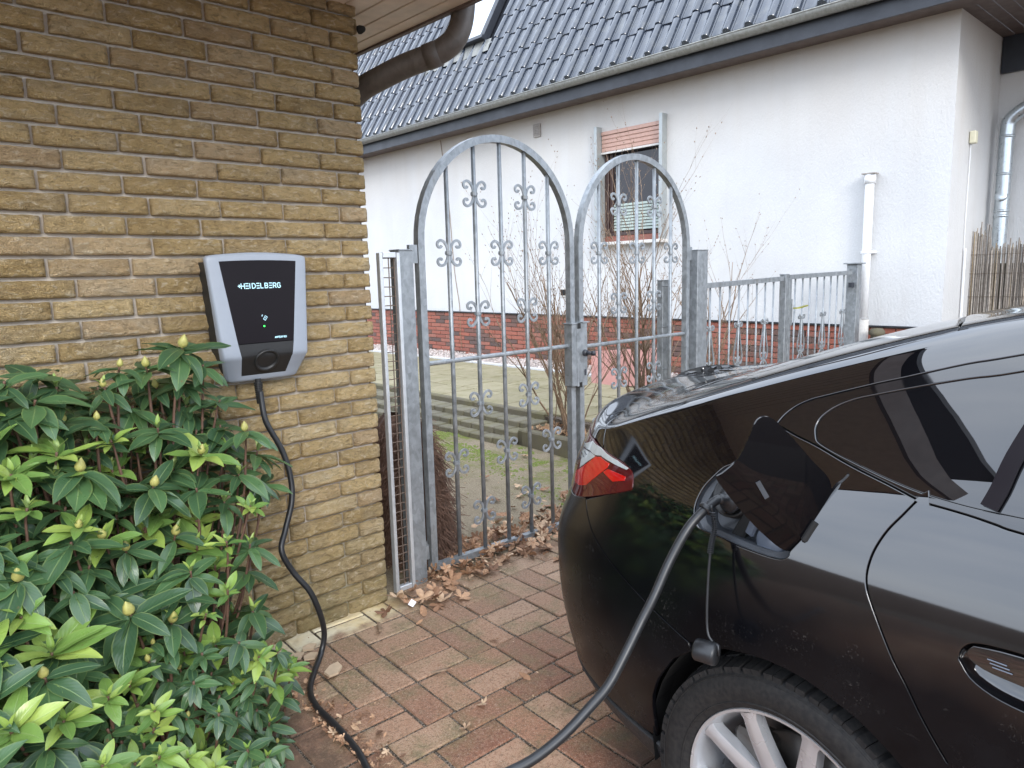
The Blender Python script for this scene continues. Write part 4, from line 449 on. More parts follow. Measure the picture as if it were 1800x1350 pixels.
# ------------------------------------------------------------------ yellow brick building on the left
WY = 2.753; COURSE = .0695; WX = 1.703; SOFZ = 2.603
def rock_mesh(ln, h, seed, nx=None, nz=8):
    nx = nx or max(7, int(ln/.0095)); b = MB(); V = []; rng = random.Random(seed); sl_a = rng.uniform(.35,.9)*rng.choice((-1,1))
    for j in range(nz+1):
        for i in range(nx+1):
            u, v = i/nx, j/nz
            x = (u-.5)*ln; z = (v-.5)*h
            ed = min(u*ln, (1-u)*ln, .02)/.02; ez = min(v*h, (1-v)*h, .012)/.012
            q = Vector((x*34+seed*7.1, z*75, seed*3.7))
            chip = mn.noise(q) * .7 + mn.noise(q*2.3)*.45 + abs(mn.noise(q*.6))*1.1
            rq = Vector((x*26+z*40*sl_a+seed*3.1, z*46-x*9*sl_a, seed*1.9)); rid = 1-abs(mn.noise(rq))*2.2; rid2 = 1-abs(mn.noise(rq*2.4+Vector((5,1,2))))*2.2
            d = .011 + .009*(1-v) + .0075*chip + .0052*max(0, rid)**1.5 + .0026*max(0, rid2)
            d *= (.45 + .55*ed**.6) * (.5 + .5*ez**.7)
            wob = .0022*mn.noise(Vector((x*30, seed, v*3)))
            if i in (0, nx): x += .0025*mn.noise(Vector((z*60, seed*2.2, i)))
            if j in (0, nz): z += wob
            V.append((x, -max(d, .003), z))
    W_ = nx+1
    F = [(j*W_+i, j*W_+i+1, (j+1)*W_+i+1, (j+1)*W_+i) for j in range(nz) for i in range(nx)]
    ring = [i for i in range(W_)] + [j*W_+nx for j in range(1, nz+1)] + [nz*W_+i for i in range(nx-1, -1, -1)] + [j*W_ for j in range(nz-1, 0, -1)]
    k = len(V)
    for r_ in ring: V.append((V[r_][0], .012, V[r_][2]))
    n = len(ring)
    F += [(ring[(a+1) % n], ring[a], k+a, k+(a+1) % n) for a in range(n)]
    b.add(V, F, 0, rng.random()); return b
RV = {}
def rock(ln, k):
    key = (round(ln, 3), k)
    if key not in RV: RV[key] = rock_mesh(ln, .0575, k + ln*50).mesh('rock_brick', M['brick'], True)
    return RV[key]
bh = thing('brick_house', 'yellow rock faced brick house on the left carrying the charging box', 'house', (0, WY, 0))
wallm = MB(); wallm.box((.33, .18, 1.29), (2.70, .335, 2.60)); wallm.box((-.86, 2.2, 1.29), (.335, 3.7, 2.60)); wallm.box((.33, 3.9, 1.29), (2.0, .3, 2.6)); wallm.box((1.51, 2.2, 1.29), (.335, 3.7, 2.60))
bwall = wallm.obj('wall', M['mortar'], bh)
farb = MB(); cnt = 0
for k in range(-3, 35):
    zc = 2.389 - COURSE*k
    if zc < .02 or zc > 2.60: continue
    ty = (k % 2 == 0); j0 = 1.500 if ty else 1.5775
    segs = []
    x = j0; segs.append((j0+.006, WX))
    while x > -.95:
        segs.append((x-.25+.006, x-.006)); x -= .25
    for (a, b_) in segs:
        ln = b_-a
        lnr = .238 if ln > .2 and ln > .235 else round(ln, 3)
        xc = (a+b_)/2
        if xc > .02:
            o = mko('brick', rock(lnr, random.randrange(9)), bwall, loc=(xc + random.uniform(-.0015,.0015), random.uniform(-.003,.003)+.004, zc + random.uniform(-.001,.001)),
                    rot=(random.uniform(-.012,.012), random.uniform(-.004,.004), random.uniform(-.006,.006))); cnt += 1
        else:
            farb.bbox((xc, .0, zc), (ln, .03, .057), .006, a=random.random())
    # end face of the wall (beyond the corner)
    y = .01
    while y < 3.9:
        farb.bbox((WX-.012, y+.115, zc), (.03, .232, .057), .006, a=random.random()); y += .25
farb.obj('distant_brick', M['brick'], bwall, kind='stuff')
# eave: boards running away from the camera, overhanging the wall and its corner
for i in range(14):
    xa = 1.555 + .1*i - .6
    bmx = MB(); bmx.bbox((xa+.0475, .32, SOFZ+.008), (.093, 3.24, .016), .003)
    if xa < 1.99: bmx.obj('soffit_board', M['cream_board'], bh)
sb = MB(); sb.box((.14, .32, SOFZ+.012), (1.62, 3.24, .018)); sb.obj('long_soffit', M['cream_board'], bh)
fb = MB(); fb.box((2.035, .32, SOFZ+.085), (.022, 3.24, .19)); fb.box((.68, -1.312, SOFZ+.085), (2.70, .022, .19)); fb.box((-.67, .32, SOFZ+.085), (.022, 3.24, .19)); fb.obj('fascia_board', M['soffit'], bh)
rf = MB(); rf.add([(-.72,-1.34,3.12),(2.10,-1.34,2.80),(2.10,4.0,2.80),(-.72,4.0,3.12),(-.72,-1.34,3.16),(2.10,-1.34,2.84),(2.10,4.0,2.84),(-.72,4.0,3.16)], [(0,3,2,1),(4,5,6,7),(0,1,5,4),(1,2,6,5),(2,3,7,6),(3,0,4,7)])
rf.obj('roof', M['charcoal'], bh)
gt = MB()
for k in range(9):
    a0, a1 = math.pi*k/9, math.pi*(k+1)/9; r_ = .065
    gt.add([(2.125+r_*math.cos(a0), -1.36, 2.84-r_*math.sin(a0)), (2.125+r_*math.cos(a0), 2.0, 2.84-r_*math.sin(a0)), (2.125+r_*math.cos(a1), 2.0, 2.84-r_*math.sin(a1)), (2.125+r_*math.cos(a1), -1.36, 2.84-r_*math.sin(a1))], [(0,1,2,3)])
gt.obj('gutter', M['old_pipe'], bh, smooth=True)
# swan-neck pipe from gutter back to the end wall
def wp(u, v, d):      # helper used only to write down measured points: pixel of the photograph + distance -> place in the world
    dd = fw + r2*(u-900)/1261 - u2*(v-675)/1261; return Vector((0,0,1.5)) + dd*d
SW = [(2.145,2.58,2.93),(2.128,2.555,2.809),(2.110,2.532,2.684),(2.086,2.518,2.585),(2.057,2.515,2.515),(2.020,2.534,2.463),(1.972,2.588,2.427),(1.905,2.684,2.396),(1.85,2.79,2.361),(1.80,2.89,2.32),(1.765,2.96,2.25),(1.76,2.98,2.1),(1.76,2.98,1.7),(1.76,2.98,.0)]
sw = MB(); sw.tube(smooth_path([(x, y-WY, z) for x, y, z in SW], 5), .05, 20); sw.tube([(1.99,2.563-WY,2.435),(1.955,2.611-WY,2.419)], .0535, 20)
swo = sw.obj('drainpipe', M['old_pipe'], bh, smooth=True)
lb = MB(); lb.lathe([(.0,0),(.016,.002),(.018,.012),(.011,.03),(.006,.034),(0,.034)], (1.70,-.02,2.51), (.5,-.8,.1), 12); lb.obj('wall_hook', M['dark'], bh, smooth=True)

# ------------------------------------------------------------------ neighbour's house
HX = 7.3; HY0 = 2.14; PZ = .25; PT = .90; EZ = 3.64
nh = thing('white_house', 'white plastered house with dark tiled mansard roof and red brick plinth behind the gates', 'house', (HX, 0, 0))
b = MB(); b.box((.15, (HY0+14)/2, (EZ+PT)/2), (.30, 14-HY0, EZ-PT))
# window opening cut by building the wall from four pieces around it
WYa, WYb, WZa, WZb = 5.14, 6.17, 1.86, 3.21
b = MB(); ym = lambda a, c: ((a+c)/2, abs(c-a))
for (ya, yb, za, zb) in ((HY0, WYa, PT, EZ), (WYb, 14, PT, EZ), (WYa, WYb, PT, WZa), (WYa, WYb, WZb, EZ)):
    b.box((.15, (ya+yb)/2, (za+zb)/2), (.30, yb-ya, zb-za))
b.obj('front_wall', M['plaster'], nh)
b = MB(); b.box((.80, HY0+.15, (EZ+.2)/2+.1), (1.0, .30, EZ-.2)); b.obj('side_wall', M['plaster'], nh)
b = MB(); b.box((1.45, HY0-1.6, 1.9), (.30, 4.1, 3.5)); b.obj('recessed_wall', M['plaster'], nh)
# plinth and its bricks
b = MB(); b.box((.16, (HY0+14)/2, PT/2-.003), (.30, 14-HY0-.02, PT-.006)); pl_ = b.obj('plinth', M['plinth_mortar'], nh)
PB = [MB().bbox((0,0,0), (.03, ln, .0525), .003).mesh('clinker', M['plinth']) for ln in (.239,)]
hb = MB(); pieces = []
for r_ in range(0, 12):
    zc = PT-.008-.0313-.0625*r_
    if zc < PZ-.06: continue
    y = HY0+.005 + (.125 if r_ % 2 else 0) - .12
    while y < 13.9:
        ya, yb = max(y, HY0+.004), y+.239
        if yb-ya > .05: pieces.append((ya, yb, zc))
        y += .25
vis = [p for p in pieces if 2.9 < p[0] and p[1] < 11.6 and p[2] > .29 and (p[2] > .6 or p[0] > 4.6)]
vis.sort(key=lambda p: p[0]); visn = set(vis[:298])
for p in pieces:
    if p in visn and abs(p[1]-p[0]-.239) < .002:
        mko('brick', PB[0], pl_, loc=(.0, (p[0]+p[1])/2, p[2]))
    elif p[0] < 12.5:
        hb.bbox((0, (p[0]+p[1])/2, p[2]), (.03, p[1]-p[0], .0525), .003, a=random.random())
hb.obj('joined_brick', M['plinth'], pl_, kind='stuff')
b = MB(); b.box((-.02, (HY0+14)/2, PT+.006), (.05, 14-HY0, .012)); b.obj('plinth_drip_strip', M['charcoal'], nh)
# eave
b = MB(); b.box((-.18, (HY0-.05+14)/2-1.6, EZ+.005), (.356, 14-HY0+3.2, .02)); b.obj('soffit', M['soffit'], nh)
b = MB(); b.box((-.375, 6.35, EZ+.06), (.028, 15.3, .20)); b.obj('fascia', M['charcoal'], nh)
for i in range(12):
    q = MB(); q.bbox((.62, HY0-.05-.115*i-.3*0, EZ+.006), (1.36, .108, .018), .003); q.obj('soffit_board', M['soffit'], nh)
b = MB(); b.box((1.27, .90, 3.48), (.04, 2.46, .36)); b.obj('wall_plate_board', M['charcoal'], nh)
# gutter: half round with bead, joints with seams
GX, GZ, GR = -.455, 3.80, .065
gu = MB(); pr = [(GX+GR*math.cos(R(a)), GZ+GR*math.sin(R(a))) for a in range(180, 361, 15)]
yL = (-1.2, 13.9)
for sgn, rr in ((1, 0), (-1, .003)):
    V = []; 
    for yy in yL: V += [(GX+(x-GX)*(1-rr/GR), yy, GZ+(z-GZ)*(1-rr/GR)) for x, z in pr]
    n = len(pr); F = [(i, i+1, n+i+1, n+i) for i in range(n-1)]
    gu.add(V, F if sgn > 0 else [f[::-1] for f in F])
gu.tube([(GX-GR, yL[0], GZ+.004), (GX-GR, yL[1], GZ+.004)], .008, 8)
guo = gu.obj('gutter', M['gutter'], nh, smooth=True)
y = 2.75
while y < 13.5:
    q = MB(); V = []
    for yy in (y-.006, y+.006): V += [(GX+(x-GX)*1.055, yy, GZ+(z-GZ)*1.055-.0) for x, z in pr]
    V2 = [(v[0]+ (GX-v[0])*.09, v[1], v[2]+(GZ-v[2])*.09) for v in V]
    n = len(pr); F = [(i, i+1, n+i+1, n+i) for i in range(n-1)]
    q.add(V, F); q.add([V[i] for i in range(n)]+[V2[i] for i in range(n)], F); q.add([V[n+i] for i in range(n)]+[V2[n+i] for i in range(n)], F)
    q.obj('joint_clip', M['gutter'], guo); y += .92
# roof: steep tiled slope
RB = R(60); rdir = Vector((math.cos(RB), 0, math.sin(RB))); rn_ = Vector((-math.sin(RB), 0, math.cos(RB)))
R0 = Vector((GX+.04, 0, GZ+.035)); TW, TL = .242, .40
rb_ = MB(); a = R0 - rn_*.035; rb_.add([a+Vector((0,-1.2,0)), a+Vector((0,14,0)), a+rdir*4.2+Vector((0,14,0)), a+rdir*4.2+Vector((0,-1.2,0)), a-rn_*.1+Vector((0,-1.2,0)), a-rn_*.1+Vector((0,14,0)), a-rn_*.1+rdir*4.2+Vector((0,14,0)), a-rn_*.1+rdir*4.2+Vector((0,-1.2,0))], [(0,3,2,1),(4,5,6,7),(0,1,5,4),(2,3,7,6),(1,2,6,5),(3,0,4,7)])
roof = rb_.obj('roof', M['charcoal'], nh)
def tile_mesh():
    prof = [(-.121,.0),(-.118,.004),(-.115,.026),(-.103,.047),(-.085,.056),(-.066,.056),(-.048,.047),(-.036,.026),(-.033,.004),(-.024,.0),(-.012,.0),(-.006,.006),(.000,.0),(.05,-.001),(.098,.0),(.106,.008),(.112,.008),(.121,.0)]
    q = MB(); V = []; n = len(prof)
    for (t, lift) in ((0, .019), (.010, .024), (.42, .004)):
        for (y, h) in prof: V.append(tuple(rdir*t + rn_*(h+lift) + Vector((0, -y, 0))))
    F = [(r_*n+i, r_*n+i+1, (r_+1)*n+i+1, (r_+1)*n+i) for r_ in range(2) for i in range(n-1)]
    k = len(V)
    for (y, h) in prof: V.append(tuple(rn_*(h*.25-.016) + Vector((0, -y, 0))))
    F += [(k+i, k+i+1, i+1, i) for i in range(n-1)]
    q.add(V, [f[::-1] for f in F]); me = q.mesh('roof_tile', M['tile'], True); sharp_edges(me, R(50)); return me
tm = tile_mesh(); rest = MB(); tiles = []
SKY = (8.48, 9.8, 3, 7)     # skylight: y range, tile rows
for row in range(10):
    for c in range(58):
        y = 13.0 - TW*c
        if SKY[0]-.1 < y < SKY[1]+.1 and SKY[2] <= row: continue
        P = R0 + rdir*(TL*row) + Vector((0, y, 0)); tiles.append((row, y, P))
def inframe(P):
    d = P + Vector((HX,0,0)) - Vector((0,0,1.5)); z_ = d.dot(fw); x = 900+1261*d.dot(r2)/z_; y = 675-1261*d.dot(u2)/z_
    return 600 < x < 1830 and y > -60
vt = [t for t in tiles if inframe(t[2])]; vt.sort(key=lambda t: (t[2]+Vector((HX,0,0))).length); near = set(id(t) for t in vt[:300])
for t in tiles:
    if id(t) in near:
        mko('roof_tile', tm, roof, loc=tuple(t[2] + rn_*random.uniform(-.002,.002)), rot=(random.uniform(-.006,.006), random.uniform(-.006,.006), 0))
    else:
        V = [tuple(v.co + t[2]) for v in tm.vertices]; rest.add(V, [tuple(p.vertices) for p in tm.polygons], a=random.random())
rest.obj('distant_roof_tile', M['tile'], roof, kind='stuff', smooth=True)
# skylight
sk = MB()
def rp(y, t, h): return tuple(R0 + rdir*t + rn_*h + Vector((0, y, 0)))
ya, yb, ta, tb = SKY[0], SKY[1], TL*SKY[2]+.02, TL*SKY[3]
def rbox(mb, y0, y1, t0, t1, h0, h1):
    P = [rp(y,t,h) for h in (h0,h1) for t in (t0,t1) for y in (y0,y1)]
    mb.add(P, [(0,2,3,1),(4,5,7,6),(0,1,5,4),(2,6,7,3),(0,4,6,2),(1,3,7,5)])
rbox(sk, ya, ya+.10, ta, tb, 0, .11); rbox(sk, yb-.10, yb, ta, tb, 0, .11); rbox(sk, ya+.10, yb-.10, ta, ta+.10, 0, .105); rbox(sk, ya+.10, yb-.10, tb-.1, tb, 0, .105)
sko = sk.obj('skylight', M['charcoal'], nh)
q = MB(); rbox(q, ya+.102, yb-.102, ta+.102, tb-.102, .05, .075); q.obj('pane', M['mirror_pane'], sko)
q = MB(); rbox(q, ya-.03, yb+.03, ta-.03, ta+.03, .115, .15); q.obj('cover_strip', M['charcoal'], sko)
q = MB(); n_ = 24; V = []
for i in range(n_+1):
    yy = ya-.15+(yb-ya+.3)*i/n_; V += [rp(yy, ta-.0, .055), rp(yy, ta-.14, .045+.014*math.sin(i*1.3)), rp(yy, ta-.20-.03*(i % 2), .035+.02*math.sin(i*1.3))]
q.add(V, [f for i in range(n_) for f in ((i*3, i*3+1, i*3+4, i*3+3), (i*3+1, i*3+2, i*3+5, i*3+4))]); q.obj('lead_apron', M['gutter'], sko)
# window
wn = MB(); wn.box((.12, (WYa+WYb)/2, (WZa+WZb)/2), (.02, WYb-WYa, WZb-WZa)); win = wn.obj('window', M['dark'], nh)
W0, W1 = WYa+.05, WYb-.04
for yy in (WYa+.02, WYb-.02): q = MB(); q.box((-.02, yy, (WZa+WZb)/2+.03), (.16, .045, WZb-WZa+.10)); q.obj('guide_rail', M['rail'], win)
for i in range(5):
    zc = WZb+.03-.035-.05*i
    q = MB(); q.bbox((.0 if i else -.01, (WYa+WYb)/2, zc), (.018, WYb-WYa-.09, .047), .006); q.obj('shutter_slat', M['shutter'], win)
q = MB(); q.box((-.005, (WYa+WYb)/2, WZb+.03-.035-.05*5+.012), (.022, WYb-WYa-.09, .022)); q.obj('shutter_bar', M['sill'], win)
q = MB()
for (y0,y1,z0,z1) in ((WYa+.045,WYb-.045,WZa,WZa+.075),): q.bbox((.075,(y0+y1)/2,(z0+z1)/2),(.06,y1-y0,z1-z0),.006)
q.obj('lower_frame', M['frame_red'], win)
q = MB()
q.bbox((.08,WYb-.075,(WZa+WZb)/2+.03),(.06,.06,WZb-WZa-.08),.006); q.bbox((.08,WYa+.07,(WZa+WZb)/2+.03),(.06,.05,WZb-WZa-.08),.006); q.bbox((.085,(WYa+WYb)/2,WZa+.10),(.05,WYb-WYa-.15,.05),.006); q.bbox((.09,WYb-.135,(WZa+WZb)/2+.05),(.045,.05,WZb-WZa-.15),.006)
q.obj('sash_frame', M['frame'], win)
q = MB(); q.box((.095, (WYa+WYb)/2-.03, (WZa+WZb)/2+.08), (.006, WYb-WYa-.26, WZb-WZa-.2)); q.obj('pane', M['pane'], win)
for i in range(9):
    q = MB(); q.box((.085, (WYa+WYb)/2-.045, WZa+.155+.038*i), (.006, WYb-WYa-.25, .030), ax=Matrix.Rotation(.35, 3, 'Y')); q.obj('blind_slat', M['blind'], win)
q = MB(); q.bbox((-.045, (WYa+WYb)/2, WZa-.022), (.17, WYb-WYa+.04, .04), .006); q.obj('sill', M['sill'], win)
# small fittings
q = MB(); q.box((-.012, 7.27, 3.43), (.03, .13, .17)); g_ = q.obj('vent_cover', M['grille'], nh)
for i in range(6):
    s_ = MB(); s_.box((-.033, 7.27, 3.37+.022*i), (.012, .09, .008)); s_.obj('louvre', M['grille'], g_)
q = MB(); q.box((-.004, 6.78, 1.22), (.03, .21, .115)); g2 = q.obj('air_brick', M['sill'], nh)
s_ = MB(); s_.box((-.018, 6.78, 1.22), (.012, .16, .08)); s_.obj('hole', M['dark'], g2)
q = MB(); q.tube(smooth_path([(-.008, 9.45, 3.62), (-.008, 9.30, 2.6), (-.008, 9.22, 1.6), (-.008, 9.12, 1.0), (-.022, 9.10, .55), (-.022, 9.08, .3)], 5), .005, 6); q.obj('dangling_wire', M['twig'], nh)
q = MB(); q.tube([(-.07, 2.80, 2.33), (-.07, 2.80, .98)], .040, 16); q.tube([(-.07,2.80,2.25),(-.07,2.80,2.33)], .052, 16); wpip = q.obj('white_drain_pipe', M['pvc'], nh, smooth=True)
q = MB(); q.tube([(-.07,2.80,1.60),(-.07,2.80,1.625)], .050, 16); q.box((-.02,2.80,1.61),(.06,.13,.02)); q.obj('pipe_clip', M['pvc'], wpip)
q = MB(); q.box((-.07,2.80,2.338),(.11,.12,.012)); q.obj('pipe_cap', M['grille'], wpip)
q = MB(); q.tube([(-.07,2.80,.97),(-.07,2.80,.3)], .05, 16); q.obj('pipe_foot', M['sill'], wpip)
q = MB(); q.lathe([(0,.06),(.05,.055),(.07,.03),(.072,0),(.055,-.01),(.055,-.12),(0,-.12)], (-.17,2.63,.84), (0,0,1), 18); q.obj('garden_tap_cover', M['kerb'], nh, smooth=True)
q = MB(); q.bbox((.46, HY0-.03, 2.62), (.075, .05, .11), .006); q.obj('sensor_box', M['ivory'], nh)
q = MB(); q.tube([(.46, HY0-.012, 2.56), (.455, HY0-.012, 1.9), (.47, HY0-.012, 1.6)], .004, 6); q.tube([(.475, HY0-.02, 1.62), (.50, HY0-.02, .3)], .011, 8); q.obj('conduit', M['pvc'], nh)
DPX, DPY = 1.13, 2.01
dp = MB(); dp.tube(smooth_path([(1.10, 1.30, 3.45), (1.10, 1.48, 3.22), (1.13, 1.72, 3.02), (DPX, DPY-.04, 2.86), (DPX, DPY, 2.72), (DPX, DPY, 2.4), (DPX, DPY, 1.0), (DPX, DPY, .2)], 5), .062, 20); dpo = dp.obj('downpipe', M['new_pipe'], nh, smooth=True)
for zz in (2.68, 2.33, 1.98, 1.93):
    q = MB(); q.tube([(DPX,DPY,zz-.012),(DPX,DPY,zz+.012)], .067, 20); q.obj('pipe_collar', M['new_pipe'], dpo, smooth=True)
q = MB(); q.lathe([(0,.012),(.04,.01),(.055,0),(.055,-.05),(0,-.05)], (DPX-.05, DPY-.0, 2.12), (-1,-.2,.25), 16); q.obj('inspection_flap', M['new_pipe'], dpo, smooth=True)

# reed screen
rs = thing('reed_screen', 'weathered grey reed mat screen fixed in front of the downpipe of the white house', 'reed screen', (8.05, 0, 0))
rm = MB(); y = 2.14
while y > -.6:
    k = random.random(); top = 1.62 + random.uniform(-.04,.03) + (.12*math.exp(-((y-1.25)/.14)**2) if y < 1.75 else 0) + (.14 if y > 2.0 else 0)
    dx = random.uniform(-.012,.012); ln = random.uniform(-.02,.02)
    rm.tube([(dx, y, .2), (dx+random.uniform(-.006,.006), y+ln*.5, .9), (dx+random.uniform(-.006,.006), y+ln+random.uniform(-.008,.008), top + (random.uniform(0,.10) if random.random() < .3 else 0))], random.uniform(.003,.0055), 4, a=random.random())
    y -= random.uniform(.0028, .0062)
rm.obj('reed_mat', M['reed'], rs, kind='stuff')
for zz in (.5, .72, .94, 1.16, 1.38, 1.56):
    q = MB(); q.tube([(-.016, 2.16, zz), (-.018, .8, zz+.01), (-.016, -.6, zz)], .002, 5); q.obj('binding_wire', M['wire'], rs)
q = MB(); q.box((.04, .8, .85), (.02, 2.6, 1.25)); q.obj('backing_board', M['kerb'], rs)
# ------------------------------------------------------------------ ground
def struct(name, mb, mat, **k): return mb.obj(name, mat, None, kind='structure', **k)
g = MB(); g.add([(-60,-60,-.06),(60,-60,-.06),(60,60,-.06),(-60,60,-.06)], [(0,1,2,3)]); struct('ground', g, M['soil'])
# driveway: bedding sheet with separate pavers
dv = MB(); nxg, nyg = 60, 40
dv.add([(-8,-6,-.0075),(6.6,-6,-.0075),(6.6,2.74,-.0075),(-8,2.74,-.0075)], [(0,1,2,3)]); 
drive = struct('driveway', dv, M['joint'])
PVv = []
def paver_mesh(seed, lx, ly):
    rng = random.Random(seed); q = MB(); b_ = .004
    q.bbox((0,0,-.03), (lx, ly, .06), b_)
    q.v = [(x + rng.uniform(-.002,.002), y + rng.uniform(-.002,.002), z) for x, y, z in q.v]
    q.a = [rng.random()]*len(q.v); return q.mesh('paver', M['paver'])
U = .1237; PH = [paver_mesh(i, 2*U-.009, U-.009) for i in range(8)]; PVt = [paver_mesh(20+i, U-.009, 2*U-.009) for i in range(8)]
lst = []
ox, oy = 1.27, 1.72     # origin of one joint crossing
def band(j, n, sh):
    if n == 1:
        for i in range(-34, 24, 2): lst.append((ox+U*(i+sh+1), oy+U*(j+.5), 0))
    else:
        for i in range(-34, 24, 4):
            for e in (0, 1): lst.append((ox+U*(i+sh+1), oy+U*(j+e+.5), 0))
            for e in (2, 3): lst.append((ox+U*(i+sh+e+.5), oy+U*(j+1), 1))
for j, n, sh in ((9,2,0),(7,2,2),(5,2,3),(3,2,3),(1,2,0),(0,1,-1.25),(-2,2,1.6),(-4,2,2),(-5,1,.5),(-7,2,1),(-9,2,3),(-11,2,0),(-12,1,.5),(-14,2,2),(-16,2,0),(-18,2,1),(-20,2,3),(-22,2,0),(-24,2,2),(-26,2,1),(-28,2,3),(-30,2,1),(-32,2,2)): band(j, n, sh)
def vis(x, y):
    d = Vector((x, y, 0)) - Vector((0,0,1.5)); z_ = d.dot(fw)
    if z_ < .3: return 0
    px_ = 900+1261*d.dot(r2)/z_; py_ = 675-1261*d.dot(u2)/z_
    return 300 < px_ < 1240 and py_ < 1430
near = sorted([p for p in lst if vis(p[0], p[1]) and p[1] < 2.74 and p[0] < 3.9], key=lambda p: p[0]**2+p[1]**2)[:300]; ns = set(near)
cz = lambda x, y: .004*math.sin(x*2.1+y)+.003*math.sin(y*3.3)
rot0 = R(-2.6); pf = MB()
def prot(x, y): dx, dy = x-1.4, y-1.9; return 1.4+dx*math.cos(rot0)-dy*math.sin(rot0), 1.9+dx*math.sin(rot0)+dy*math.cos(rot0)
for p in lst:
    X, Y = prot(p[0], p[1])
    if Y > 2.745-(.05 if p[2]==0 else .11) and X < 1.72: 
        if Y > 2.80: continue
    if Y > 2.86: continue
    if p in ns:
        me = (PVt if p[2] else PH)[random.randrange(8)]
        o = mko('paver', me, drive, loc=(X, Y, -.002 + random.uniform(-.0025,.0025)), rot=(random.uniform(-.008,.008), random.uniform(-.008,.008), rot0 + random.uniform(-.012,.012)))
    elif -4 < X < 6.6 and Y > -3.2:
        sx, sy = ((U-.009, 2*U-.009) if p[2] else (2*U-.009, U-.009))
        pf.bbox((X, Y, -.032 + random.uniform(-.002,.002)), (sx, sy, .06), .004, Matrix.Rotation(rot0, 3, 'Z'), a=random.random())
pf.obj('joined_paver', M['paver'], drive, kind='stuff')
# sandy ground beyond the gate (rises gently)
def gz(x, y): return .066*min(1, max(0, (y-2.85)/1.5)) - .010 + .008*mn.noise(Vector((x*1.7, y*1.7, 0))) + .004*mn.noise(Vector((x*7, y*7, 1)))
sg = MB(); nx, ny = 60, 90; V = []
for j in range(ny+1):
    for i in range(nx+1):
        x = 1.72 + 2.35*i/nx; y = 2.74 + 9.3*j/ny; V.append((x, y, gz(x, y)))
sg.add(V, [(j*(nx+1)+i, j*(nx+1)+i+1, (j+1)*(nx+1)+i+1, (j+1)*(nx+1)+i) for j in range(ny) for i in range(nx)]); struct('sandy_ground', sg, M['sand'], smooth=True)
sl_ = MB(); sl_.box((2.6, 4.72, .052), (1.5, .018, .02)); 
# low steps up to the path, each built of separate stones
st = thing('garden_steps', 'three low mossy steps of small stones leading up from the sandy ground to the path', 'steps')
for k, (xa, xb, zt) in enumerate(((4.24,4.44,.205),(4.09,4.24,.155),(3.97,4.09,.105))):
    y = 4.36 + .03*k
    while y < 12:
        w_ = .155 + random.uniform(-.006,.006)
        if y < 9.3: 
            q = MB(); q.bbox(((xa+xb)/2+random.uniform(-.004,.004), y+w_/2, zt-.04+random.uniform(-.004,.004)), (xb-xa+.012-(.0), w_-.01, .08), .008, Matrix.Rotation(random.uniform(-.02,.02), 3, 'Z')); q.obj('step_stone', M['step'], st)
        y += w_
# path
pa = MB(); pa.box((5.5, 8.0, .105), (2.1, 12.4, .25)); path = struct('garden_path', pa, M['joint'])
slab = [MB().bbox((0,0,0), (.470, .470, .05), .006).mesh('slab', M['slab']) for _ in range(2)]
for i in range(4):
    for j in range(17):
        x = 4.52+.245+.492*i; y = 2.35+.492*j + (.246 if i % 2 else 0)
        mko('paving_slab', slab[0], path, loc=(x, y, .226+random.uniform(-.003,.002)), rot=(random.uniform(-.006,.006), random.uniform(-.006,.006), random.uniform(-.008,.008)))
for j in range(9):
    q = MB(); q.bbox((4.478, 4.40+.995*j+.4975, .215), (.072, .985, .09), .012, Matrix.Rotation(random.uniform(-.004,.004), 3, 'Z')); q.obj('kerb_stone', M['kerb'], path)
for j in range(10):
    q = MB(); q.bbox((6.52, 2.4+.995*j, .235), (.055, .985, .075), .006); q.obj('edging_stone', M['edging'], path)
gr = MB(); gr.box((6.93, 7.5, .09), (.77, 11, .29)); 
for i in range(5200):
    y = 3.0+random.random()**1.3*8.5; x = random.uniform(6.56, 7.29); s_ = random.uniform(.008,.021); c = Vector((x, y, .245+s_*.3))
    Rm = Euler((random.random()*6, random.random()*6, random.random()*6)).to_matrix()
    P = [c + Rm @ Vector(v)*s_ for v in ((1,0,0),(-1,.1,0),(0,.8,.1),(0,-.7,0),(.1,0,.6),(0,.1,-.6))]
    gr.add(P, [(0,2,4),(2,1,4),(1,3,4),(3,0,4),(2,0,5),(1,2,5),(3,1,5),(0,3,5)], 1, random.random())
gro = gr.obj('gravel_strip', [M['gravel'], M['stone_chip']], None, kind='stuff', label='pale gravel strip between the path edging and the red plinth', cat='gravel')
# planting bed behind the right hand gate
bd = thing('planting_bed', 'dark stone edged planting bed under the bare shrubs behind the gate', 'planting bed')
q = MB(); q.bbox((4.12, 3.58, .085), (.09, 1.50, .20), .012); q.obj('edge_stone', M['kerb'], bd)
q = MB(); q.bbox((4.30, 4.36, .085), (.40, .08, .19), .012); q.obj('edge_stone', M['kerb'], bd)
q = MB(); q.box((4.32, 3.6, .07), (.32, 1.48, .20)); q.obj('soil', M['soil'], bd)
# moss cushions on the sandy ground
ms = MB()
for i in range(9500):
    x = 4.02-abs(random.gauss(0,.30)); y = random.uniform(3.0, 7.5)
    if mn.noise(Vector((x*2.6, y*2.2, 3))) + mn.noise(Vector((x*9, y*9, 5)))*.4 < .10: continue
    if x < 2.3: continue
    s_ = random.uniform(.006,.017); zz = gz(x, y)
    P = [(x+s_*math.cos(a), y+s_*math.sin(a), zz-.002) for a in (0,1.26,2.5,3.8,5.0)] + [(x, y, zz+s_*.7)]
    ms.add(P, [(k, (k+1) % 5, 5) for k in range(5)])
ms.obj('moss', M['moss'], None, kind='stuff', smooth=True, label='bright green moss on the sandy ground along the steps', cat='moss')

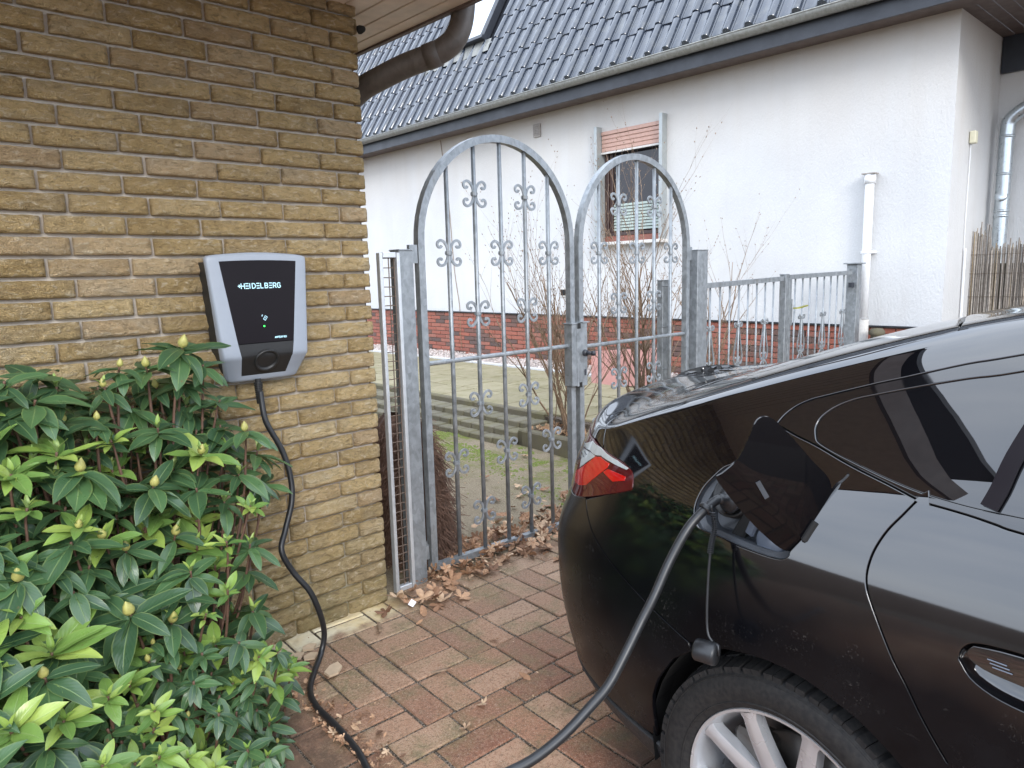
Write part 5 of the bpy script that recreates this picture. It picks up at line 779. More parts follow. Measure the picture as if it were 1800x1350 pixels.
# ------------------------------------------------------------------ gates and fences (galvanised steel)
GY = 2.82
def scroll_mesh(sc=1.0, nm='scroll'):
    q = MB(); half = [(.006,0),(.0075,.016),(.013,.034),(.025,.051),(.041,.057),(.054,.050),(.058,.038),(.052,.027),(.041,.026),(.037,.034)]
    for sx in (-1,1):
        for sz in (-1,1):
            q.tube(smooth_path([(x*1.22*sx*sc, -.004, z*1.06*sz*sc) for x, z in half], 4), 0, flat=(.0065, .0028), up=None if False else (0,1,0.001))
    q.tube([(0,0,-.010),(0,0,.010)], .0165, 12); q.tube([(0,0,-.006),(0,0,.006)], .0185, 12); return q.mesh(nm, M['zinc'])
scr = scroll_mesh()
def bar_mesh(ln, r_): 
    q = MB(); q.tube([(0,0,0),(0,0,ln)], r_, 10); return q.mesh('bar', M['zinc'], True)
def arch_leaf(label, x0, x1, zb0, zb1, rail, orn, top, lean=0):
    t = thing('arched_gate', label, 'gate', (x0, GY, 0)); w_ = x1-x0; r_ = w_/2; sp = top-r_
    P = [(0,0,zb0)] + [(0,0,zb0+(sp-zb0)*k/6) for k in range(1,6)] + [(p[0], 0, p[2]) for p in arc(r_, sp, r_, 180, 0, 28)] + [(w_,0,sp-(sp-zb1)*k/6) for k in range(1,7)]
    q = MB(); q.tube(P, 0, flat=(.0185,.0185), up=(0,1,0)); q.obj('frame', M['zinc'], t)
    q = MB(); q.tube([(0,0,zb0+.012),(w_,0,zb1+.012)], 0, flat=(.017,.017), up=(0,1,0)); q.obj('bottom_rail', M['zinc'], t)
    q = MB(); q.tube([(0,0,rail),(w_,0,rail)], .012, 10); q.obj('middle_rail', M['zinc'], t)
    xs = [w_*(k+1)/6 for k in range(5)]
    for x in xs:
        zt = sp + math.sqrt(max(0, r_**2-(x-r_)**2)) - .005; zb = zb0+(zb1-zb0)*x/w_+.02
        mko('bar', bar_mesh(zt-zb, .0112), t, loc=(x, 0, zb))
    for (k, z_) in orn: mko('scroll_ornament', scr, t, loc=(xs[k-1], 0, z_), rot=(0, 0, 0))
    return t
o1 = [(2,1.895),(4,1.895),(1,1.605),(3,1.605),(5,1.605),(2,1.30),(4,1.30),(2,.835),(4,.835),(1,.55),(3,.55),(5,.55),(2,.255),(4,.255)]
gl = arch_leaf('left arched wrought iron gate leaf, the wider one standing beside the brick house', 2.025, 3.07, .03, .0, 1.075, o1, 2.175)
gr_ = arch_leaf('right arched wrought iron gate leaf, between the lock case and the square post', 3.145, 4.235, .02, .0, 1.06, [(k, z-.0) for k, z in o1], 2.185)
# lock cases
q = MB(); q.bbox((1.045, -.008, 1.02), (.062, .062, .36), .002); q.box((1.045,-.008,1.204),(.075,.075,.006)); q.obj('lock_strike_case', M['zinc'], gl)
q = MB(); q.bbox((-.022, -.01, 1.02), (.088, .066, .37), .002); q.box((.005,-.012,1.208),(.060,.078,.006)); lk = q.obj('lock_case', M['zinc'], gr_)
q = MB(); q.box((-.052,-.012,1.19),(.025,.07,.032)); q.box((-.04,-.012,.845),(.02,.07,.03)); q.obj('latch_notch', M['dark'], lk)
q = MB(); q.lathe([(0,.02),(.018,.018),(.02,0)], (-.005,-.045,1.03), (0,-1,0), 16); q.tube([(-.005,-.05,1.03),(-.005,-.10,1.03)], .0105, 12); q.tube([(-.005,-.10,1.03),(.004,-.118,1.03)], .014, 12); q.obj('knob_spindle', M['charcoal'], lk, smooth=True)
q = MB(); q.tube(smooth_path([(.012,.045,1.035),(.04,.09,1.045),(.085,.10,1.062),(.135,.10,1.060)], 4), 0, flat=(.008,.006), up=(0,0,1)); q.obj('lever_handle', M['zinc'], lk)
q = MB(); q.box((-.0,-.044,.915),(.012,.004,.035)); q.obj('keyhole', M['charcoal'], lk)
# posts
def post(label, x, y, w_, d_, z0, z1, nm='gate_post'):
    t = thing(nm, label, 'post', (x, y, 0)); q = MB(); q.bbox((0,0,(z0+z1)/2), (w_, d_, z1-z0), .003); q.obj('shaft', M['zinc'], t)
    q = MB(); q.bbox((0,0,z1+.003), (w_+.004, d_+.004, .006), .001); q.obj('cap', M['zinc'], t); return t
pL = post('left gate post, square galvanised steel, next to the mesh panel', 1.922, GY, .078, .078, -.05, 1.615)
q = MB(); q.box((.058,-.005,1.60),(.045,.02,.085)); q.tube([(.060,-.005,1.56),(.060,-.005,1.64)], .009, 8); q.obj('upper_hinge', M['zinc'], pL)
q = MB(); q.tube([(.06,-.0,.10),(.06,-.0,.17)], .019, 12); q.tube([(.06,0,.17),(.06,0,.19)], .011, 8); q.box((.045,0,.11),(.03,.03,.012)); q.obj('lower_hinge', M['zinc'], pL)
pR = post('right gate post, thick square galvanised steel, beside the low garden fence', 4.345, GY, .125, .125, -.05, 1.62)
q = MB(); q.box((-.085,-.005,1.60),(.05,.02,.09)); q.tube([(-.095,-.005,1.565),(-.095,-.005,1.65)], .010, 8); q.obj('upper_hinge', M['zinc'], pR)
pm = post('short mesh fence post with wire hooks behind the hinge side of the right gate leaf', 4.26, 3.02, .085, .05, 0, 1.42, 'fence_post')
for zz in (1.385, 1.10, .80):
    q = MB(); q.tube([(-.05,-.03,zz),(.055,-.03,zz)], .004, 6); q.obj('wire_hook', M['zinc'], pm)
# mesh panel beside the wall
mp_ = thing('mesh_panel', 'narrow aluminium framed wire mesh panel closing the gap beside the brick corner', 'mesh panel', (1.775, 2.79, 0))
q = MB()
for xx in (.008, .100): q.bbox((xx,0,.80), (.017,.03,1.61), .002)
for zz in (.012, 1.595): q.bbox((.054,0,zz), (.068,.028,.024), .002)
q.obj('frame', M['alu'], mp_)
for i in range(37):
    q = MB(); q.tube([(.02,.004,.05+.0425*i),(.088,.004,.05+.0425*i+random.uniform(-.003,.003))], .0024, 5); q.obj('horizontal_wire', M['wire'], mp_)
for xx in (.054, .083):
    q = MB(); q.tube([(xx,0,.02),(xx+.001,0,1.59)], .0028, 5); q.obj('vertical_wire', M['wire'], mp_)
# low fence and low gate to the right
def twin_scroll():
    q = MB(); sx_ = .8
    for sx in (-1,1):
        A = [(.0,.0),(.018,.012),(.034,.02),(.044,.008),(.036,-.008),(.022,-.004)]
        q.tube(smooth_path([(x*sx*1.25, 0, z+.30) for x, z in A], 4), 0, flat=(.007,.0032), up=(0,1,0))
        q.tube(smooth_path([(.008*sx,0,.30),(.028*sx,0,.20),(.054*sx,0,.10),(.060*sx,0,.055),(.048*sx,0,.012),(.022*sx,0,.012),(.015*sx,0,.04),(.030*sx,0,.058)], 4), 0, flat=(.007,.0032), up=(0,1,0))
        q.tube(smooth_path([(.004*sx,0,.0),(.034*sx,0,-.02),(.055*sx,0,-.055),(.046*sx,0,-.09),(.020*sx,0,-.085),(.016*sx,0,-.062),(.034*sx,0,-.058)], 4), 0, flat=(.007,.0032), up=(0,1,0))
    q.tube([(0,0,.29),(0,0,.31)], .012, 8); q.tube([(0,0,-.01),(0,0,.01)], .012, 8); return q.mesh('twin_scroll', M['zinc'])
ts = twin_scroll()
def low_panel(name, label, cat, x0, x1, zt0, zt1, nb, orn, z0=.55):
    t = thing(name, label, cat, (x0, GY, 0)); w_ = x1-x0
    q = MB(); q.tube([(0,0,zt0),(w_,0,zt1)], 0, flat=(.018,.020), up=(0,1,0)); q.obj('top_rail', M['zinc'], t)
    q = MB(); q.tube([(0,0,z0-.35),(w_,0,z0-.35)], 0, flat=(.016,.016), up=(0,1,0)); q.obj('bottom_rail', M['zinc'], t)
    for k in range(nb):
        x = w_*(k+1)/(nb+1); zt = zt0+(zt1-zt0)*x/w_-.015
        mko('bar', bar_mesh(zt-(z0-.35), .0072), t, loc=(x,0,z0-.35))
        if k in orn: mko('lyre_ornament', ts, t, loc=(x,0,.765))
    return t
fl = low_panel('garden_fence', 'low steel bar fence with lyre scrolls right of the thick gate post', 'fence', 4.41, 5.60, 1.375, 1.40, 8, (0,3,6))
lg = low_panel('low_gate', 'low steel bar gate with a brass lever handle near the white pipe', 'gate', 5.70, 6.93, 1.41, 1.425, 8, (1,4,7))
q = MB(); q.bbox((.012,0,.72),(.045,.045,1.36),.002); q.obj('lock_stile', M['zinc'], lg)
q = MB(); q.bbox((.055,-.0,1.12),(.035,.03,.22),.002); q.obj('lock_plate', M['zinc'], lg)
q = MB(); q.tube(smooth_path([(.055,-.03,1.155),(.07,-.07,1.157),(.14,-.075,1.165),(.21,-.075,1.17)],4), 0, flat=(.009,.006), up=(0,0,1)); q.obj('lever_handle', simple('tarnished yellow brass', (.30,.29,.05), .4, .2, Metallic=.5), lg)
post('slim middle post between the low fence and the low gate', 5.645, GY, .055, .055, 0, 1.43, 'fence_post')
pe = post('capped end post of the low gate beside the white plastic pipe', 7.02, GY, .10, .10, 0, 1.50, 'fence_post')
q = MB(); q.bbox((0,0,1.508),(.15,.15,.012),.002); q.obj('top_plate', M['zinc'], pe)
q = MB(); q.box((-.075,-.01,1.31),(.07,.03,.045)); q.obj('hinge', M['charcoal'], pe)
mf = thing('wire_mesh_fence', 'rusty low wire mesh behind the low steel fence', 'fence', (4.5, 3.02, 0))
for i in range(44):
    q = MB(); q.tube([(i*.055,0,.3),(i*.055,0,.86+.03*math.sin(i*.5))], .0018, 4)
    q.obj('upright_wire', M['wire'], mf)
for i in range(7):
    q = MB(); q.tube([(0,0,.42+.07*i),(1.2,0,.44+.07*i),(2.4,0,.42+.07*i)], .0018, 4); q.obj('cross_wire', M['wire'], mf)
# pink panel leaning behind the shrubs
pk = thing('pink_panel', 'faded pink board standing upright on the path behind the bare shrubs', 'board', (6.15, 4.85, .25))
q = MB(); q.bbox((0,0,.20),(.03,.95,.40),.004,Matrix.Rotation(.12,3,'Y')@Matrix.Rotation(-.1,3,'X')); q.obj('board', M['pink'], pk)

# ------------------------------------------------------------------ bare shrubs
def shrub(label, base, spread, height, n, seed, lean=(0,0)):
    rng = random.Random(seed); t = thing('bare_shrub', label, 'shrub', base, 0); tw = MB(); mains = []
    def grow(mb, p, d, r_, ln, depth):
        n_ = max(3, int(ln/.075)); pts = [p.copy()]; rr = [r_]
        for i in range(n_):
            d = (d + Vector((rng.uniform(-.13,.13), rng.uniform(-.13,.13), rng.uniform(-.03,.12)))).normalized()
            p = p + d*(ln/n_); pts.append(p.copy()); rr.append(r_*(1-.62*(i+1)/n_))
            if depth > 0 and i > 0 and rng.random() < .40:
                a = rng.uniform(0, 6.28); s_ = Vector((math.cos(a), math.sin(a), .55)); grow(tw, p.copy(), (d*1.1+s_*.75).normalized(), rr[-1]*.68, ln*rng.uniform(.35,.62), depth-1)
            elif r_ < .006 and rng.random() < .5: tw.lathe([(0,0),(.0034,.004),(.0022,.011),(0,.015)], p, (d+Vector((rng.uniform(-.7,.7),rng.uniform(-.7,.7),0))).normalized(), 5)
        mb.tube(pts, rr, 6 if r_ > .006 else 4)
    for k in range(n):
        a = rng.uniform(0, 6.28); s_ = rng.uniform(.12, 1)*spread
        d = Vector((math.cos(a)*s_+lean[0], math.sin(a)*s_+lean[1], 1)).normalized()
        mb = MB(); grow(mb, Vector((rng.uniform(-.06,.06), rng.uniform(-.12,.12), 0)), d, rng.uniform(.006,.013), height*rng.uniform(.60,1.0), 3); mb.obj('branch', M['twig'], t, smooth=True)
    tw.obj('twigs', M['twig'], t, kind='stuff', smooth=True)
shrub('bare many stemmed shrub in the bed between the two arched gate leaves', (4.33, 3.98, .12), .62, 1.48, 17, 5)
shrub('bare shrub behind the right arched gate leaf, in front of the pink board', (4.60, 3.50, .15), .42, 1.60, 12, 8)
shrub('sparse bare shrub behind the low fence, right of the thick gate post', (5.35, 3.30, .2), .40, 1.55, 5, 12, (.12,0))

# heap of dry brushwood behind the mesh panel
bp = thing('brushwood_heap', 'shaggy heap of dry brown brushwood behind the wire mesh panel', 'brushwood', (2.12, 3.25, 0))
hb_ = MB(); rng = random.Random(3)
for i in range(5200):
    u = rng.random(); z0 = .74*u**1.1 ; rad = .37*(1-(z0/.84)**2.2)**.5; a = rng.uniform(0, 6.28)
    p = Vector((rad*math.cos(a)*.62, rad*math.sin(a)*.95, z0)); d = Vector((math.cos(a)*.5+rng.uniform(-.6,.6), math.sin(a)*.5+rng.uniform(-.6,.6), rng.uniform(-1.3,.25))).normalized(); ln = rng.uniform(.04,.12)
    hb_.tube([p, p+d*ln*.5+Vector((0,0,-.01)), p+d*ln+Vector((rng.uniform(-.02,.02),rng.uniform(-.02,.02),-.03))], rng.uniform(.0007,.0019), 3, False)
hb_.obj('twigs', M['brush'], bp, kind='stuff')
cm = MB(); V = []; 
for j in range(9):
    for i in range(16):
        a = i/16*6.283; zz = .76*j/8; rr = .345*math.sqrt(max(.0,1-(zz/.78)**2.2))*(1+.12*math.sin(i*2.3+j)); V.append((rr*math.cos(a)*.62, rr*math.sin(a)*.95, zz))
cm.add(V, [(j*16+i, j*16+(i+1)%16, (j+1)*16+(i+1)%16, (j+1)*16+i) for j in range(8) for i in range(16)]); cm.obj('core', M['brush'], bp)
# ------------------------------------------------------------------ wall mounted charging box
BX, BY, BZ = 1.155, 2.745, 1.2
wb = thing('charging_box', 'silver grey and black wall charging box with pale blue lettering on the yellow brick wall', 'charger', (BX, BY, BZ))
zr = [1.118,1.121,1.128,1.142,1.165,1.19,1.205,1.214,1.223,1.24,1.265,1.30,1.36,1.42,1.48,1.53,1.568,1.582,1.589,1.593]
fz = [1.118,1.142,1.205,1.214,1.223,1.265,1.568,1.593]
yfz = [2.672,2.662,2.6205,2.614,2.613,2.6145,2.632,2.634]
wo_z = [1.118,1.121,1.128,1.142,1.214,1.568,1.582,1.589,1.593]; wo_w = [.118,.130,.139,.1445,.166,.1925,.193,.189,.178]
wi_z = [1.118,1.142,1.265,1.568,1.593]; wi_w = [.088,.088,.109,.148,.148]
yf = lambda z: float(np.interp(z, fz, yfz)); wo_ = lambda z: float(np.interp(z, wo_z, wo_w)); wi_ = lambda z: float(np.interp(z, wi_z, wi_w))
def wpt(x, z, dy=0): 
    arch = .012*(1-(x/.19)**2)*max(0, (z-1.54)/.053) if z > 1.54 else 0
    return (x, yf(z)+dy-BY, z+arch-.004*(z > 1.54)*max(0, (z-1.54)/.053)-BZ)
q = MB(); V = []; cols = 18
for z in zr:
    o_, i_ = wo_(z), wi_(z); xs = [-o_, -o_+.003, -o_+.008, -i_-.002, -i_] + [-i_+2*i_*k/8 for k in range(1,8)] + [i_, i_+.002, o_-.008, o_-.003, o_]
    dy = [.010,.003,0,0,.0] + [0]*7 + [0,0,0,.003,.010]
    edge = .007 if z in (zr[0], zr[-1]) else (.002 if z in (zr[1], zr[-2]) else 0)
    for x, d in zip(xs, dy): V.append(wpt(x, z, d+edge))
n = 17; F = []
for r_ in range(len(zr)-1):
    for c in range(n-1):
        if 4 <= c < 12 and 1.142 <= zr[r_] and zr[r_+1] <= 1.5681: continue
        F.append((r_*n+c, r_*n+c+1, (r_+1)*n+c+1, (r_+1)*n+c))
ring = [c for c in range(n)] + [r_*n+n-1 for r_ in range(1, len(zr))] + [(len(zr)-1)*n+c for c in range(n-2, -1, -1)] + [r_*n for r_ in range(len(zr)-2, 0, -1)]
k = len(V); m_ = len(ring)
for r_ in ring: V.append((V[r_][0]*.985, max(V[r_][1]+.022, -.085), V[r_][2]))
F += [(ring[(a+1)%m_], ring[a], k+a, k+(a+1)%m_) for a in range(m_)]
q.add(V, F); hs = q.obj('housing', M['wb_grey'], wb, angle=40)
q = MB()   # recessed black front
def panel_rows(rows, mat, nm, rec):
    q = MB(); V = []
    for z in rows:
        i_ = wi_(z); V += [wpt(-i_+2*i_*c/10, z, rec) for c in range(11)]
    q.add(V, [(r_*11+c, r_*11+c+1, (r_+1)*11+c+1, (r_+1)*11+c) for r_ in range(len(rows)-1) for c in range(10)]); return q.obj(nm, mat, wb, smooth=True)
panel_rows([1.2665,1.30,1.36,1.42,1.48,1.53,1.568], M['wb_black'], 'screen', .0012)
panel_rows([1.142,1.165,1.19,1.205,1.214,1.223,1.24,1.264], M['wb_matt'], 'socket_panel', .0012)
q = MB(); q.box((0,-.05,1.355-BZ),(.33,.10,.43)); q.prism([(-.178,-.005,1.56-BZ),(.178,-.005,1.56-BZ),(.13,-.005,1.135-BZ),(-.13,-.005,1.135-BZ)][::-1],(0,-.088,0)); 
q = MB(); q.prism([(-.183,-.001,1.568-BZ),(.183,-.001,1.568-BZ),(.160,-.001,1.24-BZ),(.130,-.001,1.150-BZ),(-.130,-.001,1.150-BZ),(-.160,-.001,1.24-BZ)][::-1],(0,-.068,0)); q.obj('back_housing', M['wb_matt'], wb)
q = MB(); nrm = Vector((0,-1,-.55)).normalized(); cen = (0.0, yf(1.197)-BY-.001, 1.197-BZ)
q.lathe([(.048,-.004),(.048,.003),(.044,.005),(.039,.003),(.036,-.002),(.033,-.012),(0,-.013)], cen, nrm, 36); so_ = q.obj('socket', M['wb_matt'], wb, smooth=True)
q = MB(); q.lathe([(.030,.0),(.022,.002),(0,.002)], tuple(Vector(cen)-nrm*.011), nrm, 24); q.obj('socket_flap', M['dark'], so_)
# lettering: strokes on the screen plane
def strokes(mb, segs, x0, z0, sc, th):
    for s_ in segs:
        for a, b_ in zip(s_[:-1], s_[1:]):
            A = Vector((x0+a[0]*sc, z0+a[1]*sc)); B = Vector((x0+b_[0]*sc, z0+b_[1]*sc)); d = (B-A); L = d.length
            if L < 1e-6: continue
            d /= L; p_ = Vector((-d.y, d.x))*th/2; A = A-d*th*.0; B = B+d*th*.0
            P = [A-p_, B-p_, B+p_, A+p_]
            mb.add([wpt(p.x, p.y, -.0006) for p in P], [(0,1,2,3)])
G_ = {'H': [[(0,0),(0,1)],[(.62,0),(.62,1)],[(0,.5),(.62,.5)]], 'E': [[(0,.06),(.6,.06)],[(0,.5),(.6,.5)],[(0,.94),(.6,.94)]], 'I': [[(0,0),(0,1)]],
 'D': [[(0,.06),(.3,.06),(.5,.16),(.6,.35),(.6,.65),(.5,.84),(.3,.94),(0,.94)],[(0,0),(0,1)]], 'L': [[(0,1),(0,.0)],[(0,.06),(.5,.06)]],
 'B': [[(0,0),(0,1)],[(0,.06),(.4,.06),(.55,.14),(.55,.4),(.42,.5),(0,.5)],[(.42,.5),(.52,.6),(.52,.84),(.4,.94),(0,.94)]],
 'R': [[(0,0),(0,1)],[(0,.94),(.4,.94),(.55,.84),(.55,.55),(.4,.44),(0,.44)],[(.3,.44),(.58,0)]], 'G': [[(.6,.8),(.45,.94),(.2,.94),(.04,.8),(0,.5),(.04,.2),(.2,.06),(.45,.06),(.6,.2),(.6,.5),(.32,.5)]],
 'A': [[(0,0),(.3,1),(.6,0)],[(.12,.35),(.48,.35)]], 'M': [[(0,0),(0,1),(.32,.4),(.64,1),(.64,0)]], 'P': [[(0,0),(0,1)],[(0,.94),(.4,.94),(.55,.84),(.55,.55),(.4,.44),(0,.44)]], 'F': [[(0,0),(0,1)],[(0,.94),(.55,.94)],[(0,.5),(.5,.5)]]}
lt = MB(); x = -.084; sc = .0200
strokes(lt, [[(0,.5),(.55,.5)],[(.28,.22),(.28,.78)]], x-.004, 1.468, sc, .0032); x += .0085
for ch in 'HEIDELBERG':
    strokes(lt, G_[ch], x, 1.468, sc, .0032); x += sc*({'I': .46}.get(ch, .815))
lt.obj('lettering', M['print'], wb)
lt = MB(); x = .034; sc = .0068
for ch in 'AMPERFIED': strokes(lt, G_[ch] if ch != 'E' else G_['E']+[[(0,0),(0,1)]], x, 1.279, sc, .0014); x += sc*({'I': .3, 'M': .95}.get(ch, .85))
lt.obj('small_lettering', M['print'], wb)
lt = MB(); c_, s_ = math.cos(R(-35)), math.sin(R(-35))
rr = lambda x, y: (x*c_-y*s_, x*s_+y*c_)
strokes(lt, [[rr(-.4,-.65), rr(.4,-.65), rr(.4,.65), rr(-.4,.65), rr(-.4,-.65)], [rr(-.05,-.3), rr(-.05,.3)]], .004, 1.357, .0115, .0016)
for r_ in (.35,.6): strokes(lt, [[(-.62-r_*math.cos(a)*.7, .75+r_*math.sin(a)*.7) for a in (-.6,-.2,.2,.6,1.0,1.4)]], .003, 1.357, .0115, .0012)
lt.obj('card_symbol', M['print'], wb)
q = MB(); q.lathe([(.0034,0),(.0034,.001),(0,.0014)], wpt(-.003, 1.327, 0), (0,-1,0), 12); q.obj('status_light', M['led'], wb)
q = MB()
for i in range(9): q.tube([(-.022,-.075,-.09-.0085*i),(-.022,-.075,-.0962-.0085*i)], .0165-.0006*i, 14)
q.tube([(-.022,-.075,-.075),(-.022,-.075,-.172)], .011, 12); q.obj('cable_gland', M['wb_matt'], wb)

# ------------------------------------------------------------------ charging cable, plug
cb = MB(); cb.tube(smooth_path(DATA['cable1'], 6), .0112, 14)
c_ = cb.obj('charging_cable', M['rubber'], None, smooth=True, label='black charging cable snaking down the brick wall from the box onto the red pavers', cat='cable')
cb = MB(); P2 = DATA['cable2'] + [[.50,1.0,.55],[.50,1.2,.33],[.62,1.38,.12],[.78,1.50,.03],[.961,1.66,.013]]
cb.tube(smooth_path(P2, 6), .0098, 14)
c2 = cb.obj('charging_cable', M['rubber'], None, smooth=True, label='thick black charging cable hanging in an arc from the plug in the car', cat='cable')
pg = Vector(DATA['plug']); cd = (Vector(DATA['cable2'][1])-pg).normalized()
pt = thing('charging_plug', 'round black charging plug pushed into the open charge port of the car', 'plug', tuple(pg))
q = MB(); q.lathe([(.0,-.05),(.022,-.05),(.023,-.012),(.027,-.008),(.027,.002),(.020,.006),(.014,.012),(.0115,.022),(.0105,.03),(0,.03)], (0,0,0), cd, 28); q.obj('body', M['rubber'], pt, smooth=True)
q = MB(); q.lathe([(.0270,-.006),(.029,-.004),(.027,.0)], (0,0,0), cd, 28); q.obj('ring', M['grey_plastic'], pt, smooth=True)
q = MB(); q.bbox((0,.0,.030), (.010,.014,.014), .003); q.obj('latch', M['rubber'], pt)
cp = thing('dangling_cap', 'black round protective cap dangling on a cord from the charging cable', 'cap', tuple(DATA['cap']))
q = MB(); ca = (r2*.80-u2*.05-fw*.60).normalized(); q.lathe([(0,-.024),(.020,-.024),(.0225,-.020),(.0235,.016),(.021,.022),(.0,.022)], (0,0,0), ca, 26); q.obj('cap_body', M['rubber'], cp, smooth=True)
cc = Vector(DATA['cap']); q = MB(); q.tube([Vector(p)-cc for p in smooth_path(DATA['cord'], 5)], .0028, 8); 
q.tube([Vector(DATA['cord'][-1])-cc, ca*.024+Vector((0,0,.02)), ca*.025], .003, 8); q.obj('cord', M['rubber'], cp, smooth=True)
q = MB(); K = [Vector(p)-cc for p in smooth_path(DATA['cord'], 5)][2:13]
for i in range(60):
    j = i/60*(len(K)-1.01); a = K[int(j)].lerp(K[int(j)+1], j-int(j)); 
    if i % 3 == 0: q.lathe([(.005,-.0012),(.007,0),(.005,.0012)], a, (K[-1]-K[0]).normalized(), 8)
q.obj('coiled_tie', M['rubber'], cp)
q = MB(); a = Vector(P2[2]); t_ = (Vector(P2[3])-Vector(P2[1])).normalized(); q.lathe([(.0125,-.006),(.016,-.004),(.016,.004),(.0125,.006)], a-cc, t_, 16); q.obj('tie_ring', M['rubber'], cp, smooth=True)

# ------------------------------------------------------------------ rhododendron
class LB:
    def __init__(s): s.v=[]; s.f=[]; s.uv=[]; s.t=[]
    def leaf(s, M4, L, wr, droop, fold, tint, rng):
        nv, nu = 6, 4; k = len(s.v); W_ = L*wr/2; tw = rng.uniform(-.25,.25); side = rng.uniform(-.06,.06)
        for j in range(nv+1):
            v = j/nv; w_ = W_*max(.05, math.sin(math.pi*min(1, v**.85))**.75) if 0 < j < nv else W_*.05
            ang = droop*v; y = L*(v - droop*droop*v**3/6); z = -L*(droop*v*v/2)
            for i in range(nu+1):
                u = -1+2*i/nu; wav = .035*L*math.sin(v*9+u*2+tw*20)*abs(u)
                x = u*w_*math.cos(fold) + side*L*v*v*2; zz = z + abs(u)**1.3*w_*math.sin(fold) + wav*.5 + u*w_*tw*v
                s.v.append(M4 @ Vector((x, y, zz))); s.uv.append((u, v)); s.t.append(tint)
        s.f += [(k+j*(nu+1)+i, k+j*(nu+1)+i+1, k+(j+1)*(nu+1)+i+1, k+(j+1)*(nu+1)+i) for j in range(nv) for i in range(nu)]
    def mesh(s, nm):
        me = bpy.data.meshes.new(nm); me.from_pydata([tuple(v) for v in s.v], [], s.f); me.materials.append(M['leaf'])
        me.polygons.foreach_set('use_smooth', [True]*len(s.f)); at = me.attributes.new('tint','FLOAT','POINT'); at.data.foreach_set('value', s.t)
        ul = me.uv_layers.new(name='UVMap'); idx = [i for f in s.f for i in f]; ul.data.foreach_set('uv', [c for i in idx for c in s.uv[i]]); me.update(); return me
rng = random.Random(77)
def rose_frame(a, el, base, axis):
    zax = axis.normalized(); xax = zax.orthogonal().normalized(); yax = zax.cross(xax)
    d = (xax*math.cos(a)+yax*math.sin(a)); out_ = (d*math.cos(el)+zax*math.sin(el)).normalized(); side = zax.cross(d).normalized()*-1; nn = side.cross(out_).normalized()
    return Matrix(((side.x,out_.x,nn.x,base.x),(side.y,out_.y,nn.y,base.y),(side.z,out_.z,nn.z,base.z),(0,0,0,1)))
rh = thing('rhododendron_bush', 'leafy green rhododendron bush with fat buds under the charging box', 'bush', (.62, 2.1, 0))
org = Vector((.62,2.1,0)); LV = {}
def leaf_variant(kind, k):
    if (kind, k) not in LV:
        lb = LB(); rg = random.Random(kind*100+k)
        tint = (rg.uniform(.0,.42) if kind == 0 else rg.uniform(.62,1.0)); 
        lb.leaf(Matrix.Identity(4), 1.0, rg.uniform(.34,.44) if kind == 0 else rg.uniform(.36,.46), rg.uniform(.25,.85) if kind == 0 else rg.uniform(.1,.6), rg.uniform(.12,.40), tint, rg)
        LV[kind, k] = lb.mesh('leaf')
    return LV[kind, k]
join = LB(); npart = 0; stems = MB(); buds = []
for (x, y, z, ty, sz, bud, layer) in DATA['ros']:
    P = Vector((x, y, z)) - org; ty = int(ty); layer = int(layer)
    if P.z < .02: P.z = .02
    out_ = Vector((P.x*.35, P.y*.35-.28, 0)); axis = (Vector((rng.uniform(-.22,.22), rng.uniform(-.22,.1), 1)) + out_*.9).normalized()
    nl = rng.randint(7, 10) if layer < 2 else 8; a0 = rng.uniform(0, 6.28)
    for i in range(nl):
        kind = 1 if ty == 2 else 0
        el = rng.uniform(-.45,.25) if kind == 0 else rng.uniform(.05,.75)
        if kind == 0 and i % 4 == 3: el += .35
        L = sz*rng.uniform(.82,1.22)*(.62 if (kind == 1 and i % 3 == 2) else 1)
        a = a0 + i*2.399 + rng.uniform(-.2,.2)
        M4 = rose_frame(a, el, P - axis*rng.uniform(0,.022), axis)
        if layer == 0 and npart < 300 and sz > .07:
            o = mko('leaf', leaf_variant(kind, rng.randrange(12)), rh); o.matrix_basis = M4 @ Matrix.Diagonal((L,L,L,1)); npart += 1
        else:
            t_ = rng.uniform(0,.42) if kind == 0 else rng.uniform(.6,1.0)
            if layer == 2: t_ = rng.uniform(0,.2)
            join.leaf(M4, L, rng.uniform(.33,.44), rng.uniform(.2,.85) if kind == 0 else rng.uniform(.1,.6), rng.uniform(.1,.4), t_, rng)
    if ty == 2 or rng.random() < .3:   # small upright new leaves
        for i in range(3): join.leaf(rose_frame(a0+i*2.1, 1.15, P, axis), sz*.42, .35, .2, .5, rng.uniform(.75,1), rng)
    if bud:
        h = sz*.30; q = MB(); q.lathe([(.002,0),(h*.30,h*.18),(h*.38,h*.42),(h*.27,h*.75),(h*.08,h*1.02),(0,h*1.12)], P, axis, 10)
        q.obj('bud', M['bud'], rh, smooth=True)
    base = Vector((-.05+P.x*.25, .12+P.y*.15, .0)); mid = P - axis*.16 + (base-P)*.12
    stems.tube(smooth_path([P+axis*.004, P-axis*.06, mid, base.lerp(mid,.45), base], 4), [.0035]*5+[.0045]*6+[.007]*6, 6)
join.f and mko('foliage', join.mesh('foliage'), rh, kind='stuff')
stems.obj('stems', M['stem'], rh, kind='stuff', smooth=True)

